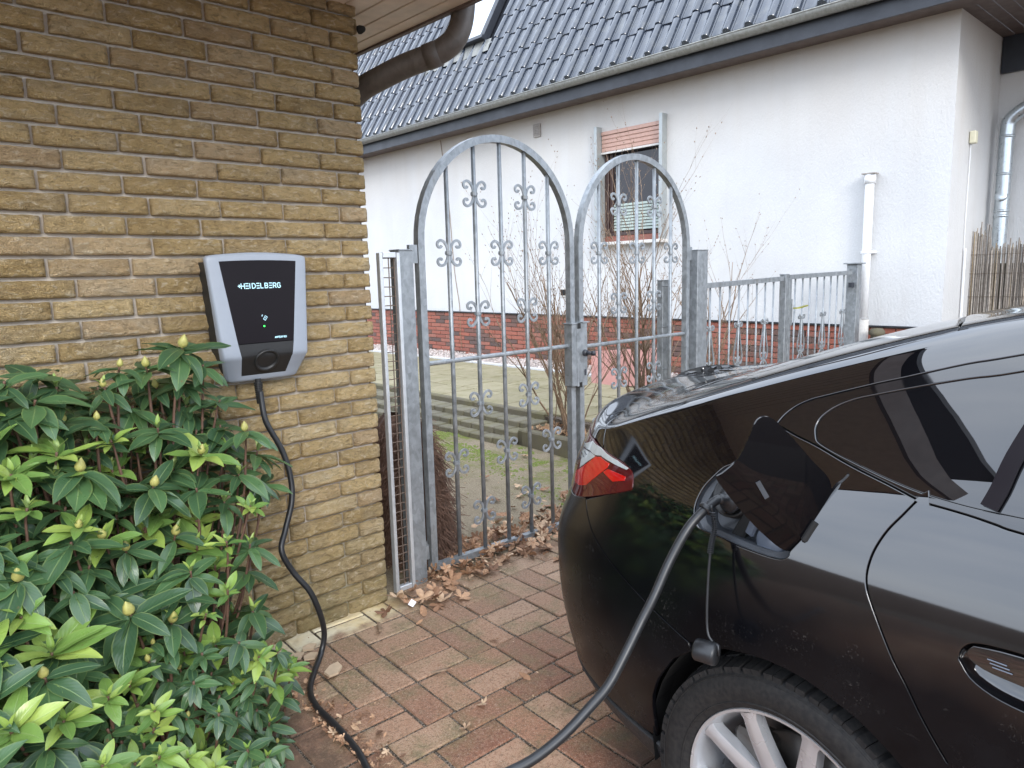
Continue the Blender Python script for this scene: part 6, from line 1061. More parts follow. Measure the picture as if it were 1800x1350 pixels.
# ------------------------------------------------------------------ dry leaves and litter
def dead_mesh(seed, kind=0):
    rg = random.Random(seed); q = MB(); n = 30; V = [(0,0,0)]; cu = rg.uniform(-.5,.9); cv = rg.uniform(-.4,.8); tw = rg.uniform(-.4,.4)
    for ring in (.5, 1.0):
        for i in range(n):
            a = 2*math.pi*i/n
            if kind == 0:
                lob = abs(math.cos(2.5*(a-.0)))**.7; r_ = (.36+.64*lob)*(1-.22*math.cos(a+math.pi)*0) * (.75+.25*math.cos(a)*.6+.1)*rg.uniform(.88,1.08)
                if abs(a-math.pi) < .25: r_ *= .35
            else: r_ = 1/math.sqrt(math.cos(a)**2+(math.sin(a)/.42)**2)*rg.uniform(.95,1.05)
            r_ *= ring*(.5 if kind == 0 and ring == .5 else 1); x, y = r_*math.cos(a), r_*math.sin(a)
            V.append((x, y, cu*x*x*.5+cv*y*y*.7+tw*x*y+.05*math.sin(a*5+seed)))
    F = [(0, 1+i, 1+(i+1)%n) for i in range(n)] + [(1+i, 1+n+i, 1+n+(i+1)%n, 1+(i+1)%n) for i in range(n)]
    q.add(V, F, 0, rg.random()); q.tube([(-.3,0,0),(-.75,.05,.03),(-1.1,rg.uniform(-.2,.2),.08)], .018, 4); me = q.mesh('dry_leaf', M['dead'], True); return me
DM = [dead_mesh(i, 0 if i < 9 else 1) for i in range(13)]
rng = random.Random(21); spots = []
def gzz(x, y): return gz(x, y) if y > 2.78 else .0
def put(n, xr, yr, sr, g=True):
    for i in range(n): spots.append((rng.uniform(*xr), rng.uniform(*yr), rng.uniform(*sr)))
put(34, (1.98,3.1), (2.62,3.05), (.035,.07)); put(24, (1.95,3.4), (2.95,3.5), (.03,.06)); put(12, (1.70,2.1), (2.50,2.74), (.035,.065)); put(12, (2.6,3.25), (2.35,2.80), (.04,.07))
put(9, (1.2,3.0), (1.4,2.5), (.012,.026)); put(5, (.95,1.2), (1.9,2.65), (.02,.035)); put(6, (3.2,4.0), (3.2,4.2), (.03,.05)); spots += [(1.475,1.80,.028),(.97,1.72,.04),(1.62,2.64,.05),(1.80,2.60,.06),(1.87,2.55,.055)]
for (x, y, s_) in spots:
    mko('dry_leaf', DM[rng.randrange(13)], None, 'dry brown fallen leaf lying by the gates and on the red pavers', 'leaf', 'dry fallen leaves on the ground', None,
        (x, y, gzz(x, y)+.006+rng.uniform(0,.022 if y > 2.55 else .004)), (rng.uniform(-.45,.45), rng.uniform(-.45,.45), rng.uniform(0,6.28))).scale = (s_, s_, s_)
lit = MB()
def litter(n, fx, s0, s1, hz):
    for i in range(n):
        x, y = fx(); s_ = rng.uniform(s0, s1); src = DM[rng.randrange(13)] if s_ > .012 else None; E_ = Euler((rng.uniform(-.9,.9), rng.uniform(-.9,.9), rng.uniform(0,6.28))).to_matrix(); c = Vector((x, y, gzz(x, y)+.003+rng.random()*hz))
        if src is None:
            P = [c+E_@Vector(v)*s_ for v in ((-1,-.3,0),(.2,-.5,.1),(1,.1,-.1),(0,.5,.15))]; lit.add(P, [(0,1,2,3)], 0, rng.random())
        else:
            lit.add([c+E_@v.co*s_ for v in src.vertices], [tuple(p.vertices) for p in src.polygons], 0, rng.random())
litter(420, lambda: (rng.uniform(1.95,3.4), 2.86+rng.gauss(0,.13)), .014, .05, .06)
litter(650, lambda: (rng.uniform(1.85,3.3), 2.80+rng.gauss(0,.14)), .004, .011, .03)
litter(260, lambda: (rng.uniform(1.9,3.9), rng.uniform(2.9,4.6)), .003, .012, .006)
litter(420, lambda: (rng.uniform(1.0,3.1), rng.uniform(1.2,2.8)), .002, .006, .002)
litter(260, lambda: (1.0+abs(rng.gauss(0,.07)), rng.uniform(1.75,2.72)), .004, .018, .015)
litter(160, lambda: (rng.uniform(4.1,4.5), rng.uniform(2.95,4.3)), .012, .03, .02) if False else None
lit.obj('leaf_litter', M['dead'], None, kind='stuff', label='crumbled dry leaf litter along the gates and the foot of the bush', cat='leaf litter')
bl = MB()
for i in range(170):
    x, y = rng.uniform(4.17,4.47), rng.uniform(2.9,4.32); src = DM[rng.randrange(13)]; E_ = Euler((rng.uniform(-.9,.9), rng.uniform(-.9,.9), rng.uniform(0,6.28))).to_matrix(); s_ = rng.uniform(.015,.035)
    bl.add([Vector((x,y,.18+rng.random()*.02))+E_@v.co*s_ for v in src.vertices], [tuple(p.vertices) for p in src.polygons], 0, rng.random()*.4)
bl.obj('bed_leaves', M['dead'], bd, kind='stuff')
for s_, (x, y, rz) in (((.10,.055,.012),(1.205,2.36,.6)),):
    q = MB(); q.prism([(-.055,-.012,0),(-.02,-.03,0),(.03,-.022,0),(.06,.012,0),(.02,.026,0),(-.035,.02,0)], (0,0,.009)); o = q.obj('stone_shard', M['shard'], None, label='pointed sandy stone shard lying beside the cable at the edge of the pavers', cat='shard', loc=(x,y,.012), rot=(.05,.1,rz))
q = MB(); q.add([(-.018,-.013,0),(.018,-.013,.001),(.018,.013,.006),(-.018,.013,.002),(-.018,-.013,.0012),(.018,-.013,.0022),(.018,.013,.0072),(-.018,.013,.0032)], [(0,3,2,1),(4,5,6,7),(0,1,5,4),(1,2,6,5),(2,3,7,6),(3,0,4,7)])
q.obj('paper_scrap', M['paper'], None, label='small white scrap of paper among the dry leaves by the mesh panel', cat='litter', loc=(1.742,2.605,.016), rot=(.35,-.2,.5))
for k, (x, y, L) in enumerate(((1.52,2.53,.05),(1.49,2.07,.03))):
    q = MB(); q.bbox((0,0,0),(L*2,.016,.006),.002); q.obj('bark_chip', M['twig'], None, label=('brown bark strip lying on the pale mortar spill', 'short curled brown stalk on a red paver')[k], cat='bark', loc=(x,y,.012), rot=(0,.1,(1.1,2.6)[k]))
fl_ = MB()
for (x, y) in ((1.16,2.57),(1.20,2.53),(1.10,2.50),(1.13,2.61),(1.23,2.60)):
    fl_.prism([(x-.035,y-.01,.004),(x,y-.03,.004),(x+.03,y,.004),(x+.01,y+.022,.004),(x-.025,y+.015,.004)], (0,0,.008))
fl_.obj('mortar_flakes', M['shard'], None, kind='stuff', label='thin sandy flakes at the foot of the yellow brick wall beside the bush', cat='flakes')
# ------------------------------------------------------------------ black car
# ---- car body surface: stations (around plan outline) x rows (sill -> roof centre); local coords (t inward, s rearward, z up)
def _spl(xs,ys,x): return np.interp(x,xs,ys)
def car_controls():
    B=[(-3.70,.9),(-3.64,.5),(-3.48,.2),(-3.15,.03),(-2.65,-.01),(-2.05,.0),(-1.45,.0),(-.95,.0),(-.55,-.005),(-.27,-.015),(-.04,-.027),(.17,-.03),(.37,-.022),(.56,.0),(.71,.04),(.83,.10),(.925,.19),(1.0,.335),(1.055,.58),(1.075,.9)]
    B=np.array(B);n=len(B)
    T=np.gradient(B,axis=0);T/=np.linalg.norm(T,axis=1)[:,None]
    N=np.stack([-T[:,1],T[:,0]],1)   # inward (toward +t)
    N[0]=(1,0);N[-1]=(-1,0)
    s0=B[:,0]
    # cantrail (row 10) absolute points s,t,z
    R10=[(-3.55,.9,.80),(-3.45,.55,.84),(-3.25,.30,.88),(-2.95,.17,.93),(-2.5,.13,.98),(-2.0,.16,1.03),(-1.42,.28,1.31),(-.95,.31,1.405),(-.55,.31,1.418),(-.27,.29,1.392),(-.03,.245,1.325),(.17,.20,1.258),(.36,.168,1.19),(.53,.15,1.125),(.645,.15,1.082),(.72,.185,1.082),(.775,.26,1.105),(.82,.38,1.118),(.89,.62,1.125),(.93,.9,1.125)]
    # centre line (row 13): s,z
    DZ=lambda s_:np.interp(s_,[-2.2,-1.5,-.1,.3,.7],[0,.018,.018,.010,.004])
    R13=[(-3.5,.84),(-3.4,.87),(-3.2,.92),(-2.9,.97),(-2.5,1.0),(-2.05,1.05),(-1.45,1.37),(-.95,1.448),(-.55,1.44),(-.27,1.413),(-.03,1.365),(.17,1.312),(.36,1.252),(.53,1.198),(.645,1.166),(.72,1.15),(.78,1.14),(.83,1.133),(.89,1.128),(.93,1.125)]
    R10=[(a,b_,c+DZ(a)*.35) for a,b_,c in R10];R13=[(a,c+DZ(a)) for a,c in R13]
    G=np.zeros((n,14,3)) # t,s,z
    for i in range(n):
        b=B[i];nn=N[i]
        rear=np.interp(s0[i],[.3,.75],[0,1]) if i>9 else 0.
        if i>=16: rear=1.
        zs=[.20,.21,.34,.52,.68,.83,.945]
        ins=[.30,.115,.06,.014,0.,.0,.012]
        if i>11:
            zr=[.24,.26,.36,.52,.66,.76,.855]
            ir=[.30,.115,.045,.010,.0,.008,.042]
            zs=[a*(1-rear)+c*rear for a,c in zip(zs,zr)];ins=[a*(1-rear)+c*rear for a,c in zip(ins,ir)]
        pts=[]
        for z,d in zip(zs,ins): pts.append((b[1]+nn[1]*d,b[0]+nn[0]*d,z))
        p6=np.array(pts[-1]);c=R10[i];p10=np.array([c[1],c[0],c[2]])
        hh=[.27,.50,.77];gg=[.13,.33,.68]
        k_=np.interp(s0[i],[-1.2,-.6],[0,1]);hh=[.27,.50+.02*k_,.77+.065*k_];gg=[.13,.33,.68-.02*k_]
        for h,g in zip(hh,gg):
            q=p6+(p10-p6)*g;q[2]=p6[2]+(p10[2]-p6[2])*h
            pts.append(tuple(q))
        pts.append(tuple(p10))
        p13=np.array([.9,R13[i][0],R13[i][1]])
        for k,(f,zc) in enumerate(((.17,.42),(.5,.80))):
            q=p10+(p13-p10)*f;q[2]=p10[2]+(p13[2]-p10[2])*zc
            pts.append(tuple(q))
        pts.append(tuple(p13))
        G[i]=np.array([(a[0],a[1],a[2]) for a in pts])
    return G
def _interp_ctrl(P):
    # solve for uniform cubic B-spline coefficients interpolating P along axis 0 (clamped-ish natural ends)
    n=P.shape[0];A=np.zeros((n+2,n+2));R=np.zeros((n+2,)+P.shape[1:])
    for i in range(n): A[i+1,i:i+3]=(1/6,4/6,1/6);R[i+1]=P[i]
    A[0,:3]=(1,-2,1);A[-1,-3:]=(1,-2,1)
    return np.linalg.solve(A,R.reshape(n+2,-1)).reshape(R.shape)
_G=car_controls()
_C=_interp_ctrl(_G);_C=_interp_ctrl(_C.transpose(1,0,2)).transpose(1,0,2)
NU,NV=_G.shape[0]-1,_G.shape[1]-1
def _w(f): return np.stack([(1-f)**3/6,(3*f**3-6*f**2+4)/6,(-3*f**3+3*f**2+3*f+1)/6,f**3/6],-1)
def S(u,v):
    u=np.clip(np.asarray(u,float),0,NU);v=np.clip(np.asarray(v,float),0,NV)
    iu=np.minimum(u.astype(int),NU-1);iv=np.minimum(v.astype(int),NV-1)
    wu=_w(u-iu);wv=_w(v-iv);o=0
    for a in range(4):
        for b in range(4): o=o+(wu[...,a]*wv[...,b])[...,None]*_C[iu+a,iv+b]
    return o
def SN(u,v):
    e=1e-3;du=S(np.clip(u+e,0,NU),v)-S(np.clip(u-e,0,NU),v);dv=S(u,np.clip(v+e,0,NV))-S(u,np.clip(v-e,0,NV))
    n=np.cross(dv,du);n/=np.maximum(np.linalg.norm(n,axis=-1),1e-12)[...,None]
    return n   # checked to point outward (toward -t on the near side)

CAR_O = (1.295, .621, 0); PSI = -.121
car = thing('parked_car', 'glossy black coupe like car with its charge flap open, parked tail first towards the gates', 'car', CAR_O, PSI)
_gu = np.linspace(2.5, 15, 500); _gv = np.linspace(0, 8.6, 345); _GU, _GV = np.meshgrid(_gu, _gv, indexing='ij'); _GS = S(_GU, _GV)
def uv_sz(s_, z_):
    d = (_GS[...,1]-s_)**2 + (_GS[...,2]-z_)**2; i = np.unravel_index(np.argmin(d), d.shape); return [float(_gu[i[0]]), float(_gv[i[1]])]
def cat(P, k=4, closed=False):
    P = [Vector((*p, 0)) for p in P]; o = smooth_path(P, k); return [[p.x, p.y] for p in o]
def inpoly(p, L):
    c = False; j = len(L)-1
    for i in range(len(L)):
        if (L[i][1] > p[1]) != (L[j][1] > p[1]) and p[0] < (L[j][0]-L[i][0])*(p[1]-L[i][1])/(L[j][1]-L[i][1]) + L[i][0]: c = not c
        j = i
    return c
def dist_seg(P, L):
    A = np.array(L); B = np.roll(A, -1, 0); d = B-A; l2 = np.maximum((d**2).sum(1), 1e-12)
    t = np.clip((((P[None]-A)*d).sum(1))/l2, 0, 1); return np.sqrt((((A+d*t[:,None])-P[None])**2).sum(1).min())
def metric(u, v):
    e = .02; a = np.linalg.norm(S(u+e, v)-S(u-e, v))/(2*e); b_ = np.linalg.norm(S(u, v+e)-S(u, v-e))/(2*e); return max(a, .01), max(b_, .01)
def shrink(L, d):
    n = len(L); area = sum(L[i][0]*L[(i+1) % n][1]-L[(i+1) % n][0]*L[i][1] for i in range(n)); sg = 1 if area > 0 else -1; o = []
    for i in range(n):
        a, b_, c = L[i-1], L[i], L[(i+1) % n]; mu, mv = metric(*b_)
        d1 = np.array([(b_[0]-a[0])*mu, (b_[1]-a[1])*mv]); d2 = np.array([(c[0]-b_[0])*mu, (c[1]-b_[1])*mv])
        l1, l2 = np.linalg.norm(d1), np.linalg.norm(d2)
        if l1 < 1e-7 or l2 < 1e-7: o.append(list(b_)); continue
        nn = np.array([-(d1/l1+d2/l2)[1], (d1/l1+d2/l2)[0]])*sg; l_ = np.linalg.norm(nn)
        if l_ < .3: o.append(list(b_)); continue
        nn = nn/l_*d/max(.5, l_/2); o.append([min(19, max(0, b_[0]+nn[0]/mu)), min(13, max(0, b_[1]+nn[1]/mv))])
    return o
def resample(L, step=.016):
    o = []; n = len(L)
    for i in range(n):
        a, b_ = L[i], L[(i+1) % n]; mu, mv = metric((a[0]+b_[0])/2, (a[1]+b_[1])/2); ln = math.hypot((a[0]-b_[0])*mu, (a[1]-b_[1])*mv)
        if ln < .0015: continue
        k = max(1, int(ln/step)); o += [[a[0]+(b_[0]-a[0])*j/k, a[1]+(b_[1]-a[1])*j/k] for j in range(k)]
    return o
def panel(name, outer, mat, holes=(), gap=.0030, off=0., rim=.012, du=.13, dv=.22, mirror='copy', parent=None, noedge=None, step=.016, cham=.0018):
    outer = resample(shrink(outer, gap) if gap else outer, step); holes = [resample(shrink(h, -gap) if gap else h, step) for h in holes]
    loops = [outer] + holes; pts = []; edges = []
    for L in loops:
        k = len(pts); pts += L; edges += [(k+i, k+(i+1) % len(L)) for i in range(len(L))]
    A = np.array(outer); u0, v0 = A.min(0); u1, v1 = A.max(0)
    nb = len(pts)
    u = u0+du/2
    while u < u1:
        v = v0+dv/2
        while v < v1:
            if inpoly((u, v), outer) and not any(inpoly((u, v), h) for h in holes):
                P_ = np.array((u/du, v/dv))
                if all(dist_seg(P_, [(a/du, b_/dv) for a, b_ in L]) > .38 for L in loops): pts.append([u, v])
            v += dv
        u += du
    # scale coordinates so that triangles are well shaped
    res = delaunay_2d_cdt([Vector((p[0]/du, p[1]/dv)) for p in pts], edges, [], 0, 1e-6)
    vv, ff = res[0], res[2]
    UVc = np.array([[p.x*du, p.y*dv] for p in vv]); keep = []
    for f in ff:
        c = UVc[list(f)].mean(0)
        if inpoly(c, outer) and not any(inpoly(c, h) for h in holes): keep.append(list(f))
    P = S(UVc[:,0], UVc[:,1]); N_ = SN(UVc[:,0], UVc[:,1]); P = P + N_*off
    # orient faces outward
    F = []
    for f in keep:
        a, b_, c = P[f[0]], P[f[1]], P[f[2]]
        if np.dot(np.cross(b_-a, c-a), N_[f[0]]) < 0: f = f[::-1]
        F.append(f)
    cnt = {}
    for f in F:
        for i in range(len(f)):
            e = (f[i], f[(i+1) % len(f)]); cnt[e] = cnt.get(e, 0)+1
    V = [tuple(p) for p in P]; NN = [tuple(n) for n in N_]
    if rim:
        be = [e for e in cnt if (e[1], e[0]) not in cnt]; outd = {}
        for a, b_ in be:
            d = P[b_]-P[a]; o_ = np.cross(d, N_[a]); o_ = o_/max(np.linalg.norm(o_), 1e-9)
            for q_ in (a, b_): outd[q_] = outd.get(q_, 0)+o_
        m1, m2 = {}, {}
        for q_, o_ in outd.items():
            o_ = o_/max(np.linalg.norm(o_), 1e-9)
            if P[q_][0] > .8985: o_ = np.array([0,0,0.])
            m1[q_] = len(V); V.append(tuple(P[q_]+o_*cham-N_[q_]*cham)); nn = N_[q_]*.5+o_; NN.append(tuple(nn/max(np.linalg.norm(nn),1e-9)))
            m2[q_] = len(V); V.append(tuple(P[q_]+o_*cham-N_[q_]*rim)); NN.append(tuple(o_ if np.linalg.norm(o_) > 0 else N_[q_]))
        for a, b_ in be:
            if P[a][0] > .8985 and P[b_][0] > .8985: continue
            F.append([b_, a, m1[a], m1[b_]]); F.append([m1[b_], m1[a], m2[a], m2[b_]])
    def build(Vx, Fx, Nx, nm):
        me = bpy.data.meshes.new(nm); me.from_pydata(Vx, [], Fx); me.materials.append(mat); me.polygons.foreach_set('use_smooth', [True]*len(Fx)); me.update()
        me.normals_split_custom_set_from_vertices(Nx); return mko(nm, me, parent or car)
    MV = [(1.8-p[0], p[1], p[2]) for p in V]; MNn = [(-n[0], n[1], n[2]) for n in NN]
    if mirror == 'join':
        k = len(V); return build(V+MV, F+[[i+k for i in f[::-1]] for f in F], NN+MNn, name)
    o = build(V, F, NN, name)
    if mirror == 'copy': build(MV, [f[::-1] for f in F], MNn, name)
    return o
D = DATA
def arcuv(a0, a1, n, cs=0., r_=.375, cz_=.345): return [uv_sz(cs + r_*math.cos(R(a0+(a1-a0)*i/n)), cz_ + r_*math.sin(R(a0+(a1-a0)*i/n))) for i in range(n+1)]
rear_arc = arcuv(60.5, -3, 12)     # from the bumper seam down to the bumper's lower corner
top_arc = arcuv(59.5, 183, 22)
dc = cat(D['door_cut']); ext = cat([D['door_cut'][-2], D['door_cut'][-1], [8.60,3.2], [8.40,2.2], [8.3,1.4], [8.28,.9]])[4:]
drip_f = cat(D['drip'] + [[7.9,9.38],[7.0,9.36],[6.3,9.2],[5.8,8.8],[5.5,8.2]]); belt = cat(D['belt']); belt_f = cat(D['belt2'] + [[8.0,6.98],[7.2,6.88],[6.4,6.82],[5.45,6.85]])
wt = cat(D['wtop'] + [[8.0,9.16],[7.2,9.14],[6.6,9.05],[6.1,8.7],[5.75,8.1],[5.62,7.5]]); wb_ = cat(D['wbot'] + [[8.0,7.22],[7.2,7.12],[6.4,7.05],[5.65,7.05]])
hatch = cat(D['hatch']); seam = cat(D['seam']); tailp = D['tail']
tl = cat(tailp[2:10], 3)           # front side of the lamp, top to bottom
glass_poly = wt + wb_[::-1][:-1]
panel('side_window', glass_poly, M['glass'], gap=.001, off=-.004, rim=.006, du=.2, dv=.25)
panel('window_trim', drip_f[::-1] + belt[1:] + belt_f[1:], M['trim'], holes=[glass_poly], gap=.003, off=-.001)
flap_hole = cat(D['flapo'] + [[10.86,7.92],[10.6,7.98],[10.3,7.85],[10.12,7.5],[10.02,7.0],[10.02,6.5]] + D['flapb'] + [D['flapo'][0]], 3)[:-1]
quarter = belt[::-1][0:] + drip_f[1:] + [[5.5,9.2],[5.5,9.93]] + [[6.5,9.93],[7.5,9.93],[8.5,9.93],[9.40,9.95]] + hatch[::-1] + tl + seam[1:] + top_arc[1:] + [[8.75,.9],[8.29,.9]] + ext[::-1] + dc[::-1]
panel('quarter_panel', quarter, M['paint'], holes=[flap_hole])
hole_h = cat([[8.81,5.32],[8.80,5.46],[8.74,5.60],[8.6,5.66],[8.45,5.68],[8.2,5.68],[8.0,5.62],[7.93,5.45],[7.95,5.25],[8.1,5.05],[8.3,4.97],[8.46,4.95],[8.62,5.0],[8.74,5.12],[8.81,5.32]], 3)[:-1]
doorp = [[9.17,7.27]] + belt_f[1:30] 
bx_ = [p for p in belt_f if p[0] > 6.92]
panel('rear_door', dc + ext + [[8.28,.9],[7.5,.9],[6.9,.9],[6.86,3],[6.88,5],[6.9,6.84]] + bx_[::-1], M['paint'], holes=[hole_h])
bx2 = [p for p in belt_f if 5.5 < p[0] < 6.88]
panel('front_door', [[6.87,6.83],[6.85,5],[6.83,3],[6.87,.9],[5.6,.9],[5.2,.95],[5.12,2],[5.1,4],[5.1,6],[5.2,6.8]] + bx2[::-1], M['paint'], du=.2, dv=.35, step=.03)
farc = arcuv(183, -3, 24, -2.856)
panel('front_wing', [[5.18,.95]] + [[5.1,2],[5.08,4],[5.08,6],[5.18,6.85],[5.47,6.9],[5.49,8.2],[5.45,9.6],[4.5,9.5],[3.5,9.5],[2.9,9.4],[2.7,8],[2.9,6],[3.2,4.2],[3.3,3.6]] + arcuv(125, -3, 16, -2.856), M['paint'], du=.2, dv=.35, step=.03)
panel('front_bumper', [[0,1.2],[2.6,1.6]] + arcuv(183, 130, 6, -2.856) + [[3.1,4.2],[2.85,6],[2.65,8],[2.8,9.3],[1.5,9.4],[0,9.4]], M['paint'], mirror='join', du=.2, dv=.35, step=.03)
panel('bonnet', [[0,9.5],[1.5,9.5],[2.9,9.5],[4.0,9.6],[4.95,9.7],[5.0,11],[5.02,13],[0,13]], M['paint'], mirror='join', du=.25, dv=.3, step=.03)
panel('windscreen', [[5.1,10.0],[6.2,10.0],[6.3,11],[6.35,13],[5.1,13],[5.06,11]], M['glass'], mirror='join', du=.2, dv=.3, step=.03)
rs_ = cat(D['roofseam'] + [[9.95,12.6],[9.96,13]])
panel('roof_panel', [[6.28,10.0]] + [[7.5,9.97],[8.5,9.97]] + rs_ + [[8,13],[6.42,13],[6.37,11]], M['paint'], mirror='join', du=.15, dv=.25)
gl_l = cat([[9.50,10.45],[10.5,10.42],[11.5,10.48],[12.3,10.6],[12.75,10.85],[12.95,11.3]]); gl_r = cat([[12.95,11.3],[13.0,12],[13.02,13]])
rs2 = [[p[0]+.05, p[1]] for p in rs_ if p[1] > 10.45]
panel('rear_window', gl_l + gl_r[1:] + [[11.5,13],[10.02,13]] + rs2[::-1], M['glass'], mirror='join', gap=.001, off=-.002)
low_tail = [[14.25,8.79],[15.08,8.83],[16.0,8.78],[16.9,8.6],[17.35,8.3],[17.4,7.2],[17.4,6.1]]
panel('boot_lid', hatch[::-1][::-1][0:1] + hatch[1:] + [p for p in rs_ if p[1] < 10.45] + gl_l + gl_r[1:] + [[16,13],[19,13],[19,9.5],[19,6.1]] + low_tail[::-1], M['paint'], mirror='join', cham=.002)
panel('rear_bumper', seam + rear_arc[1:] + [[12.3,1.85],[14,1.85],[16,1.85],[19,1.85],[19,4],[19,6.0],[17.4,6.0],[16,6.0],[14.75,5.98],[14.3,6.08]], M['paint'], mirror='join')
panel('bumper_valance', [[12.02,1.78],[13,1.78],[16,1.78],[19,1.78],[19,.2],[16,.2],[13,.2],[11.9,.2],[11.95,1.0]], M['plastic'], mirror='join', off=.003)
panel('sill_trim', [[8.9,.85],[8.3,.85],[6.9,.85],[5.1,.85],[5.0,.1],[6.9,.05],[8.9,.1]], M['plastic'], step=.03, du=.3)
lamp = panel('tail_light', tailp[0:1] + cat(tailp[1:10], 3) + cat(tailp[9:], 3)[1:] + [[15.6,6.07],[16.6,6.1],[17.3,6.15],[17.3,7.2],[17.25,8.25],[16.8,8.52],[16.0,8.7]], M['lens_dark'], gap=.0015, off=.001, rim=.01)
panel('clear_lens', D['t_clear'], M['lens_clear'], gap=0, off=.0024, rim=.0015, parent=lamp, cham=.0004)
rb3 = panel('ribbed_lens', D['t_ribs'], M['lens_clear'], gap=.001, off=.0022, rim=.001, parent=lamp, cham=.0003)
panel('bright_lens', D['t_red'], M['lens_red'], gap=.001, off=.0026, rim=.002, parent=lamp, cham=.0006)
panel('side_reflector', D['t_patch'], M['lens_red'], gap=.001, off=.0022, rim=.0015, parent=lamp, cham=.0004)
q = MB()
for k in range(6):
    a, b_ = (14.25+.16*k, 8.28-.14*k), (15.15-.02*k, 8.36-.13*k)
    P3 = [S(a[0]+(b_[0]-a[0])*j/6, a[1]+(b_[1]-a[1])*j/6)+SN(a[0]+(b_[0]-a[0])*j/6, a[1]+(b_[1]-a[1])*j/6)*.003 for j in range(7)]
    q.tube([tuple(p) for p in P3], .0013, 5)
q.obj('lens_rib', M['grey_plastic'], lamp)
# pillar bar between the door glass and the fixed quarter glass
P3 = [S(u_, v_)+SN(u_, v_)*.003 for u_, v_ in cat([[8.80,7.33],[8.77,7.6],[8.74,8.0],[8.66,8.5],[8.56,9.12]])]
q = MB(); q.tube([tuple(p) for p in P3], 0, flat=(.0125,.003), up=(-1,0,.5)); q.obj('window_divider', M['wb_black'], car)
# under-hull (dark) showing in the gaps
hb2 = MB(); NUa, NVa = 96, 60; us = np.linspace(0,19,NUa+1); vs2 = np.linspace(0,13,NVa+1); UU, VV = np.meshgrid(us, vs2, indexing='ij'); HP = S(UU, VV)-SN(UU, VV)*.019
fh = flap_hole; hh_ = hole_h
def skipf(i, j):
    u_, v_ = (us[i]+us[i+1])/2, (vs2[j]+vs2[j+1])/2
    if 9.85 < u_ < 11.5 and 5.6 < v_ < 8.2: return True
    if 7.75 < u_ < 9.0 and 4.7 < v_ < 5.95: return True
    p = HP[i,j]; 
    return v_ < 7 and (math.hypot(p[1], p[2]-.345) < .415 or math.hypot(p[1]+2.856, p[2]-.345) < .415)
for mir in (0, 1):
    V = [((1.8-p[0]) if mir else p[0], p[1], p[2]) for p in HP.reshape(-1,3)]; F = []
    for i in range(NUa):
        for j in range(NVa):
            if skipf(i, j): continue
            f = (i*(NVa+1)+j, (i+1)*(NVa+1)+j, (i+1)*(NVa+1)+j+1, i*(NVa+1)+j+1); F.append(f)
    hb2.add(V, F)
hb2.box((.9,-1.2,.20),(1.3,4.2,.02))
hb2.obj('inner_hull', M['dark'], car)
# wheel arch liners
for cs_ in (0., -2.856):
    for mir in (0,1):
        q = MB(); V = []
        for tt in (.032,.10,.34):
            for k in range(25):
                a = R(-12+204*k/24); r_ = .382 if tt < .04 else .392; x = 1.8-tt if mir else tt; V.append((x, cs_+r_*math.cos(a), .345+r_*math.sin(a)))
        F = [(r_*25+k, r_*25+k+1, (r_+1)*25+k+1, (r_+1)*25+k) for r_ in range(2) for k in range(24)]
        F.append(tuple(50+k for k in range(25))); q.add(V, F); q.obj('arch_liner', M['dark'], car)
# wheels
def make_wheel():
    t = MB(); prof = [(.236,.030),(.243,.020),(.248,.010),(.262,.002),(.285,-.003),(.305,-.002),(.316,.003),(.324,.009),(.329,.018),(.333,.035),(.3355,.10),(.3355,.15),(.330,.205),(.320,.222),(.29,.232),(.25,.225)]
    t.lathe([(a, b_) for a, b_ in prof], (0,0,0), (1,0,0), 96)
    for rr_, tt in ((.262,.0015),(.318,.0035)): t.lathe([(rr_-.002,tt),(rr_,tt-.0018),(rr_+.002,tt)], (0,0,0), (1,0,0), 96)
    n = 40; rg = random.Random(2)
    for k in range(n):
        for (ta, tb, ph, dr, sp) in ((.007,.050,0,.0,.80),(.054,.088,.5,.002,.70),(.092,.126,.2,.002,.70),(.130,.166,.7,.002,.70),(.170,.208,.3,0,.66)):
            for half in ((0,1) if ph in (0,.3) else (0,1)):
                a0 = 2*math.pi*(k+ph)/n + (half*.52)*sp*2*math.pi/n; a1 = a0 + sp*.48*2*math.pi/n; r0, r1 = .322, .3450+dr-rg.uniform(0,.0008)
                sk_ = .015 if ph == 0 else .03
                P = []
                for (tx, ak) in ((ta, 0), (tb, sk_)):
                    rx = r1-(.010 if tx == .007 or tx == .208 else 0)
                    for a in (a0+ak, a1+ak):
                        for r_ in (r0, rx): P.append((tx, r_*math.cos(a), r_*math.sin(a)))
                t.add(P, [(0,1,3,2),(4,6,7,5),(1,5,7,3),(0,4,5,1),(2,3,7,6)])
    return t.mesh('tyre', M['tyre'])
tyre = make_wheel(); sharp_edges(tyre, R(28)); tyre.polygons.foreach_set('use_smooth', [True]*len(tyre.polygons))
